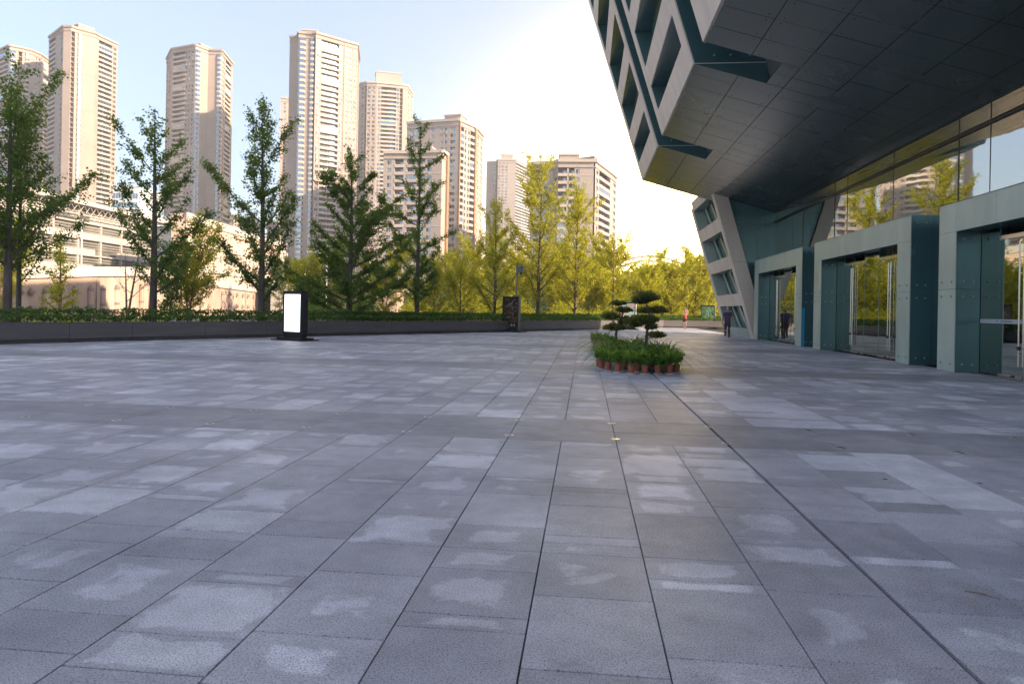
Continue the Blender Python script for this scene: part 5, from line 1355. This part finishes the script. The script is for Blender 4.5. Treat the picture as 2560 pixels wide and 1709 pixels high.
def post(name, label, cat, px, d, zt, rad, m_):
    p = at(px, 774, d); T = empty(name, (p.x, p.y, 0), label, cat); q = MB(); q.tube([(0, 0, 0), (0, 0, zt)], [rad*1.2, rad], m_, 10); q.build('pole', T); return T
T = post('camera_post', 'grey post with a box housing on top behind the dark poster light box', 'camera post', 1291, 53, at(1291, 680, 53).z, .05, M['greypaint'])
zt = at(1291, 680, 53).z; q = MB(); q.box(-.06, .50, -.22, .22, zt-.05, zt+.43, M['greypaint']); q.box(-.09, .53, -.25, .25, zt+.43, zt+.46, M['greypaint']); q.build('housing', T)
q = MB(); q.lathe([(0, zt-.20), (.07, zt-.17), (.09, zt-.05)], M['black'], 12, .3, 0, cap=False); q.build('dome_camera', T)
def street_lamp(px, d, ytop, arm, label):
    zt = at(px, ytop, d).z; T = post('street_lamp', label, 'street lamp', px, d, zt, .09, M['whitepaint'])
    q = MB(); q.tube([(0, 0, zt-.4), (arm*.35, 0, zt+.25), (arm, 0, zt+.45)], [.06, .05, .04], M['whitepaint'], 6); q.build('arm', T)
    q = MB(); q.hexa([(arm-.15, -.12, zt+.38), (arm+.55*(1 if arm > 0 else -1), -.12, zt+.42), (arm+.55*(1 if arm > 0 else -1), .12, zt+.42), (arm-.15, .12, zt+.38), (arm-.15, -.08, zt+.50), (arm+.5*(1 if arm > 0 else -1), -.08, zt+.50), (arm+.5*(1 if arm > 0 else -1), .08, zt+.50), (arm-.15, .08, zt+.50)], M['whitepaint']); q.build('lamp_head', T)
    return T
street_lamp(815, 72, 640, -1.6, 'white street lamp with arm to the left, right of the blank light box')
street_lamp(715, 110, 632, -2.2, 'thin distant street lamp above the small white shop')
street_lamp(201, 84, 548, -1.0, 'thin white street lamp in front of the glass hall')
T = post('globe_lamp', 'small white globe lamp among the golden trees above the exercising woman', 'lamp', 1718, 86, at(1718, 736, 86).z, .04, M['greypaint'])
zt = at(1718, 736, 86).z; q = MB(); q.lathe([(0, zt), (.16, zt+.05), (.30, zt+.14), (.26, zt+.24), (0, zt+.34)], M['whitepaint'], 14, cap=False); q.build('lamp_shade', T)

# ------------------------------------------------------------------ people
def skin_body(name, chains, m_, parent, sub=2, root=0):
    vs_, es, rs, idx = [], [], [], {}
    for ch in chains:
        prev = None
        for key, co, r_ in ch:
            if key not in idx: idx[key] = len(vs_); vs_.append(co); rs.append(r_)
            i = idx[key]
            if prev is not None and (prev, i) not in es: es.append((prev, i))
            prev = i
    me = bpy.data.meshes.new(name); me.from_pydata(vs_, es, []); o = bpy.data.objects.new(name, me); C.objects.link(o)
    sk = o.modifiers.new('skin', 'SKIN'); sv = me.skin_vertices[0].data if me.skin_vertices else None
    if sv is None:
        bm = bmesh.new(); bm.from_mesh(me); bm.verts.layers.skin.verify(); bm.to_mesh(me); bm.free(); sv = me.skin_vertices[0].data
    for i, r_ in enumerate(rs):
        sv[i].radius = r_ if isinstance(r_, tuple) else (r_, r_); sv[i].use_root = (i == root)
    ss = o.modifiers.new('sub', 'SUBSURF'); ss.levels = ss.render_levels = sub
    sk.use_smooth_shade = True
    dg = bpy.context.evaluated_depsgraph_get(); dg.update()
    me2 = bpy.data.meshes.new_from_object(o.evaluated_get(dg)); me2.name = name
    bpy.data.objects.remove(o); me2.materials.clear(); me2.materials.append(m_)
    me2.polygons.foreach_set('use_smooth', [True]*len(me2.polygons))
    return link(name, me2, parent)
def hand(pre, wr, d, side, s=1.0):
    """palm and five fingers continuing from the wrist along direction d"""
    d = Vector(d).normalized(); sd = Vector(side).normalized(); wr = Vector(wr); cs = []
    pm_ = wr+d*.055*s; kn = wr+d*.095*s
    cs.append([(pre+'w', tuple(wr), .024*s), (pre+'p', tuple(pm_), (.036*s, .020*s)), (pre+'k', tuple(kn), (.034*s, .017*s))])
    for i, (o_, L_) in enumerate(((-.030, .062), (-.010, .075), (.011, .070), (.031, .052))):
        b0 = kn+sd*o_*s; b1 = b0+d*L_*.55*s; b2 = b0+d*L_*s+Vector((0, .012, 0))*s
        cs.append([(pre+'k', tuple(kn), .02), (pre+'f%d0' % i, tuple(b0+d*.012*s), .0095*s), (pre+'f%d1' % i, tuple(b1), .0088*s), (pre+'f%d2' % i, tuple(b2), .0075*s)])
    t0 = wr+d*.035*s+sd*-.035*s; cs.append([(pre+'p', tuple(pm_), .02), (pre+'t0', tuple(t0), .0105*s), (pre+'t1', tuple(t0+d*.03*s-sd*.016*s), .010*s), (pre+'t2', tuple(t0+d*.055*s-sd*.02*s), .008*s)])
    return cs
def uv_head(T, c_, s, skinm, hairm, face, long_hair=False):
    """head with brow, nose, mouth, ears; face = unit direction looked at (y)"""
    f = face
    q = MB(); prof = []
    def sph(mb, cx, cy, cz, rx, ry, rz, m_, n=14, k=10, zlo=-1, zhi=1):
        base = len(mb.v); mi = mb.mat(m_)
        for i in range(k+1):
            ph = math.asin(zlo)+(math.asin(zhi)-math.asin(zlo))*i/k
            for j in range(n):
                th_ = 2*math.pi*j/n; jaw = 1-.22*max(0, -math.sin(ph))
                mb.v.append((cx+rx*jaw*math.cos(ph)*math.cos(th_), cy+ry*jaw*math.cos(ph)*math.sin(th_), cz+rz*math.sin(ph)))
        for i in range(k):
            for j in range(n): a_ = base+i*n+j; b_ = base+i*n+(j+1) % n; mb.f.append((a_, b_, b_+n, a_+n)); mb.mi.append(mi)
    x, y, z = c_
    sph(q, x, y, z, .080*s, .098*s, .120*s, skinm)
    q.tube([(x, y+f*.090*s, z+.02*s), (x, y+f*.118*s, z-.018*s), (x, y+f*.092*s, z-.030*s)], [.010*s, .016*s, .012*s], skinm, 6)
    for sx in (-1, 1):
        sph(q, x+sx*.082*s, y-f*.005*s, z-.005*s, .012*s, .022*s, .032*s, skinm, 8, 6)
        sph(q, x+sx*.031*s, y+f*.083*s, z+.012*s, .013*s, .010*s, .008*s, M['saucer'], 8, 4); sph(q, x+sx*.031*s, y+f*.091*s, z+.012*s, .006*s, .005*s, .006*s, M['hair_b'], 6, 4)
    q.tube([(x-.024*s, y+f*.088*s, z-.058*s), (x+.024*s, y+f*.088*s, z-.058*s)], .006*s, M['red'] if long_hair else M['bark_l'], 5)
    q.smooth = True; q.build('head', T)
    h = MB(); sph(h, x, y-f*.014*s, z+.030*s, .088*s, .100*s, .106*s, hairm, 14, 8, -.15 if not long_hair else -.35, 1)
    h.smooth = True; h.build('hair', T)
# walking man, seen from behind
mp_ = gnd(1818, 842.5); s = 2.05/1.74
MAN = empty('person', (mp_[0], mp_[1], 0), 'person with grey hair in a striped polo shirt walking away beside the leaning leg', 'person', R(-3))
def S(*a): return tuple(v*s for v in a)
bod = [[('pel', S(0, 0, .93), (.15*s, .10*s)), ('wst', S(0, 0, 1.08), (.135*s, .095*s)), ('chs', S(0, -.01, 1.28), (.165*s, .105*s)), ('nkb', S(0, -.01, 1.44), (.075*s, .07*s)), ('nck', S(0, .01, 1.50), .052*s), ('hdb', S(0, .02, 1.56), .055*s)]]
for sd_, nm, hip, kn, an, toe in ((1, 'R', (.085, 0, .88), (.10, .05, .50), (.095, -.02, .09), (.11, .10, .035)), (-1, 'L', (-.085, 0, .88), (-.09, .16, .54), (-.095, .10, .15), (-.10, .22, .10))):
    bod.append([('pel', S(0, 0, .93), .1), (nm+'h', S(*hip), .088*s), (nm+'k', S(*kn), .058*s), (nm+'c', S(*(0.5*(k1+k2)+o for k1, k2, o in zip(kn, an, (0, -.02, .03)))), .055*s), (nm+'a', S(*an), .037*s), (nm+'t', S(*toe), .034*s)])
for sd_, nm, el_, wr_, dr in ((1, 'R', (.275, -.06, 1.12), (.30, -.02, .87), (.05, .1, -1)), (-1, 'L', (-.27, .03, 1.12), (-.27, .12, .88), (-.02, .25, -1))):
    bod.append([('chs', S(0, -.01, 1.28), .12), (nm+'s', S(sd_*.19, -.01, 1.38), .060*s), (nm+'e', S(*el_), .043*s), (nm+'f', S(*((a+b)/2 for a, b in zip(el_, wr_))), .038*s), (nm+'w', S(*wr_), .026*s)])
    bod += hand(nm, S(*wr_), dr, (0, 1, .1), s)
skin_body('body', bod, M['skin'], MAN)
skin_body('polo_shirt', [[('a', S(0, 0, .80), (.185*s, .14*s)), ('b', S(0, 0, 1.02), (.175*s, .13*s)), ('c', S(0, -.01, 1.26), (.19*s, .125*s)), ('d', S(0, -.01, 1.42), (.11*s, .085*s)), ('e', S(0, 0, 1.475), .062*s)],
   [('c', S(0, -.01, 1.26), .1), ('r', S(.19, -.01, 1.385), .078*s), ('r2', S(.24, -.035, 1.20), .072*s)], [('c', S(0, -.01, 1.26), .1), ('l', S(-.19, -.01, 1.385), .078*s), ('l2', S(-.24, .01, 1.20), .072*s)]], M['polo'], MAN)
skin_body('trousers', [[('w', S(0, 0, 1.04), (.15*s, .11*s)), ('p', S(0, 0, .88), (.16*s, .12*s))], [('p', S(0, 0, .88), .1), ('r1', S(.09, .01, .78), .104*s), ('r2', S(.10, .05, .50), .080*s), ('r3', S(.097, -.01, .20), .070*s), ('r4', S(.095, -.02, .09), .066*s)],
   [('p', S(0, 0, .88), .1), ('l1', S(-.09, .03, .78), .104*s), ('l2', S(-.09, .16, .54), .080*s), ('l3', S(-.094, .12, .27), .070*s), ('l4', S(-.095, .10, .16), .066*s)]], M['trousers'], MAN)
for sx, y0, z0 in ((.10, 0, 0), (-.10, .12, .07)):
    q = MB(); q.hexa([S(sx-.05, y0-.10, z0), S(sx+.05, y0-.10, z0), S(sx+.055, y0+.17, z0), S(sx-.055, y0+.17, z0), S(sx-.042, y0-.09, z0+.095), S(sx+.042, y0-.09, z0+.095), S(sx+.04, y0+.13, z0+.055), S(sx-.04, y0+.13, z0+.055)], M['shoe']); q.build('shoe', MAN)
uv_head(MAN, S(0, .03, 1.635), s, M['skin'], M['hair_g'], 1)
# woman in red exercising with her arms raised
wp_ = gnd(1712, 821.5); s = 1.88/1.62
WOM = empty('person', (wp_[0], wp_[1], 0), 'person in red top and black shorts with both arms raised near the far planter', 'person', R(180))
bod = [[('pel', S(0, 0, .86), (.135*s, .095*s)), ('wst', S(0, 0, 1.0), (.105*s, .08*s)), ('chs', S(0, 0, 1.19), (.14*s, .095*s)), ('nkb', S(0, 0, 1.32), (.06*s, .055*s)), ('nck', S(0, 0, 1.38), .042*s), ('hdb', S(0, .01, 1.44), .05*s)]]
for nm, hip, kn, an, toe in (('R', (.08, 0, .82), (.085, .02, .46), (.07, -.01, .08), (.08, .10, .03)), ('L', (-.08, 0, .82), (-.075, .05, .47), (-.05, .0, .09), (-.05, .12, .04))):
    bod.append([('pel', S(0, 0, .86), .1), (nm+'h', S(*hip), .082*s), (nm+'k', S(*kn), .052*s), (nm+'c', S(kn[0], kn[1]-.02, (kn[2]+an[2])/2+.05), .050*s), (nm+'a', S(*an), .033*s), (nm+'t', S(*toe), .030*s)])
for sd_, nm in ((1, 'R'), (-1, 'L')):
    el_ = (sd_*.21, .03, 1.50); wr_ = (sd_*.09, .03, 1.70)
    bod.append([('chs', S(0, 0, 1.19), .12), (nm+'s', S(sd_*.16, 0, 1.28), .050*s), (nm+'e', S(*el_), .036*s), (nm+'f', S(*((a+b)/2 for a, b in zip(el_, wr_))), .033*s), (nm+'w', S(*wr_), .023*s)])
    bod += hand(nm, S(*wr_), (-sd_*.5, 0, 1), (0, 1, 0), s)
skin_body('body', bod, M['skin'], WOM)
skin_body('red_top', [[('a', S(0, 0, .82), (.145*s, .105*s)), ('b', S(0, 0, 1.0), (.13*s, .10*s)), ('c', S(0, 0, 1.19), (.16*s, .11*s)), ('d', S(0, 0, 1.31), (.09*s, .07*s))], [('c', S(0, 0, 1.19), .1), ('r', S(.16, 0, 1.30), .062*s)], [('c', S(0, 0, 1.19), .1), ('l', S(-.16, 0, 1.30), .062*s)]], M['red'], WOM)
skin_body('shorts', [[('w', S(0, 0, 1.0), (.12*s, .09*s)), ('p', S(0, 0, .83), (.15*s, .11*s))], [('p', S(0, 0, .83), .1), ('r1', S(.085, .005, .72), .10*s), ('r2', S(.09, .01, .58), .098*s)], [('p', S(0, 0, .83), .1), ('l1', S(-.085, .01, .72), .10*s), ('l2', S(-.085, .02, .58), .098*s)]], M['shorts'], WOM)
for sx, y0 in ((.075, 0), (-.05, .01)):
    q = MB(); q.hexa([S(sx-.04, y0-.09, 0), S(sx+.04, y0-.09, 0), S(sx+.045, y0+.15, 0), S(sx-.045, y0+.15, 0), S(sx-.035, y0-.08, .08), S(sx+.035, y0-.08, .08), S(sx+.035, y0+.11, .045), S(sx-.035, y0+.11, .045)], M['shoe']); q.build('shoe', WOM)
uv_head(WOM, S(0, .02, 1.51), s*.93, M['skin'], M['hair_b'], 1, True)

# ------------------------------------------------------------------ warm air between the plaza and the towers
hm = bpy.data.materials.new('summer_haze'); hm.use_nodes = True; t_ = hm.node_tree; t_.nodes.clear()
ho = t_.nodes.new('ShaderNodeOutputMaterial'); hv = t_.nodes.new('ShaderNodeVolumePrincipled')
hv.inputs['Color'].default_value = (.97, .95, .93, 1); hv.inputs['Density'].default_value = .0005; hv.inputs['Anisotropy'].default_value = .3
t_.links.new(hv.outputs[0], ho.inputs['Volume'])
q = MB(); q.box(-2510, 2510, -310, 4510, -2.0, 185, hm); tag(q.build('haze'), kind='stuff')
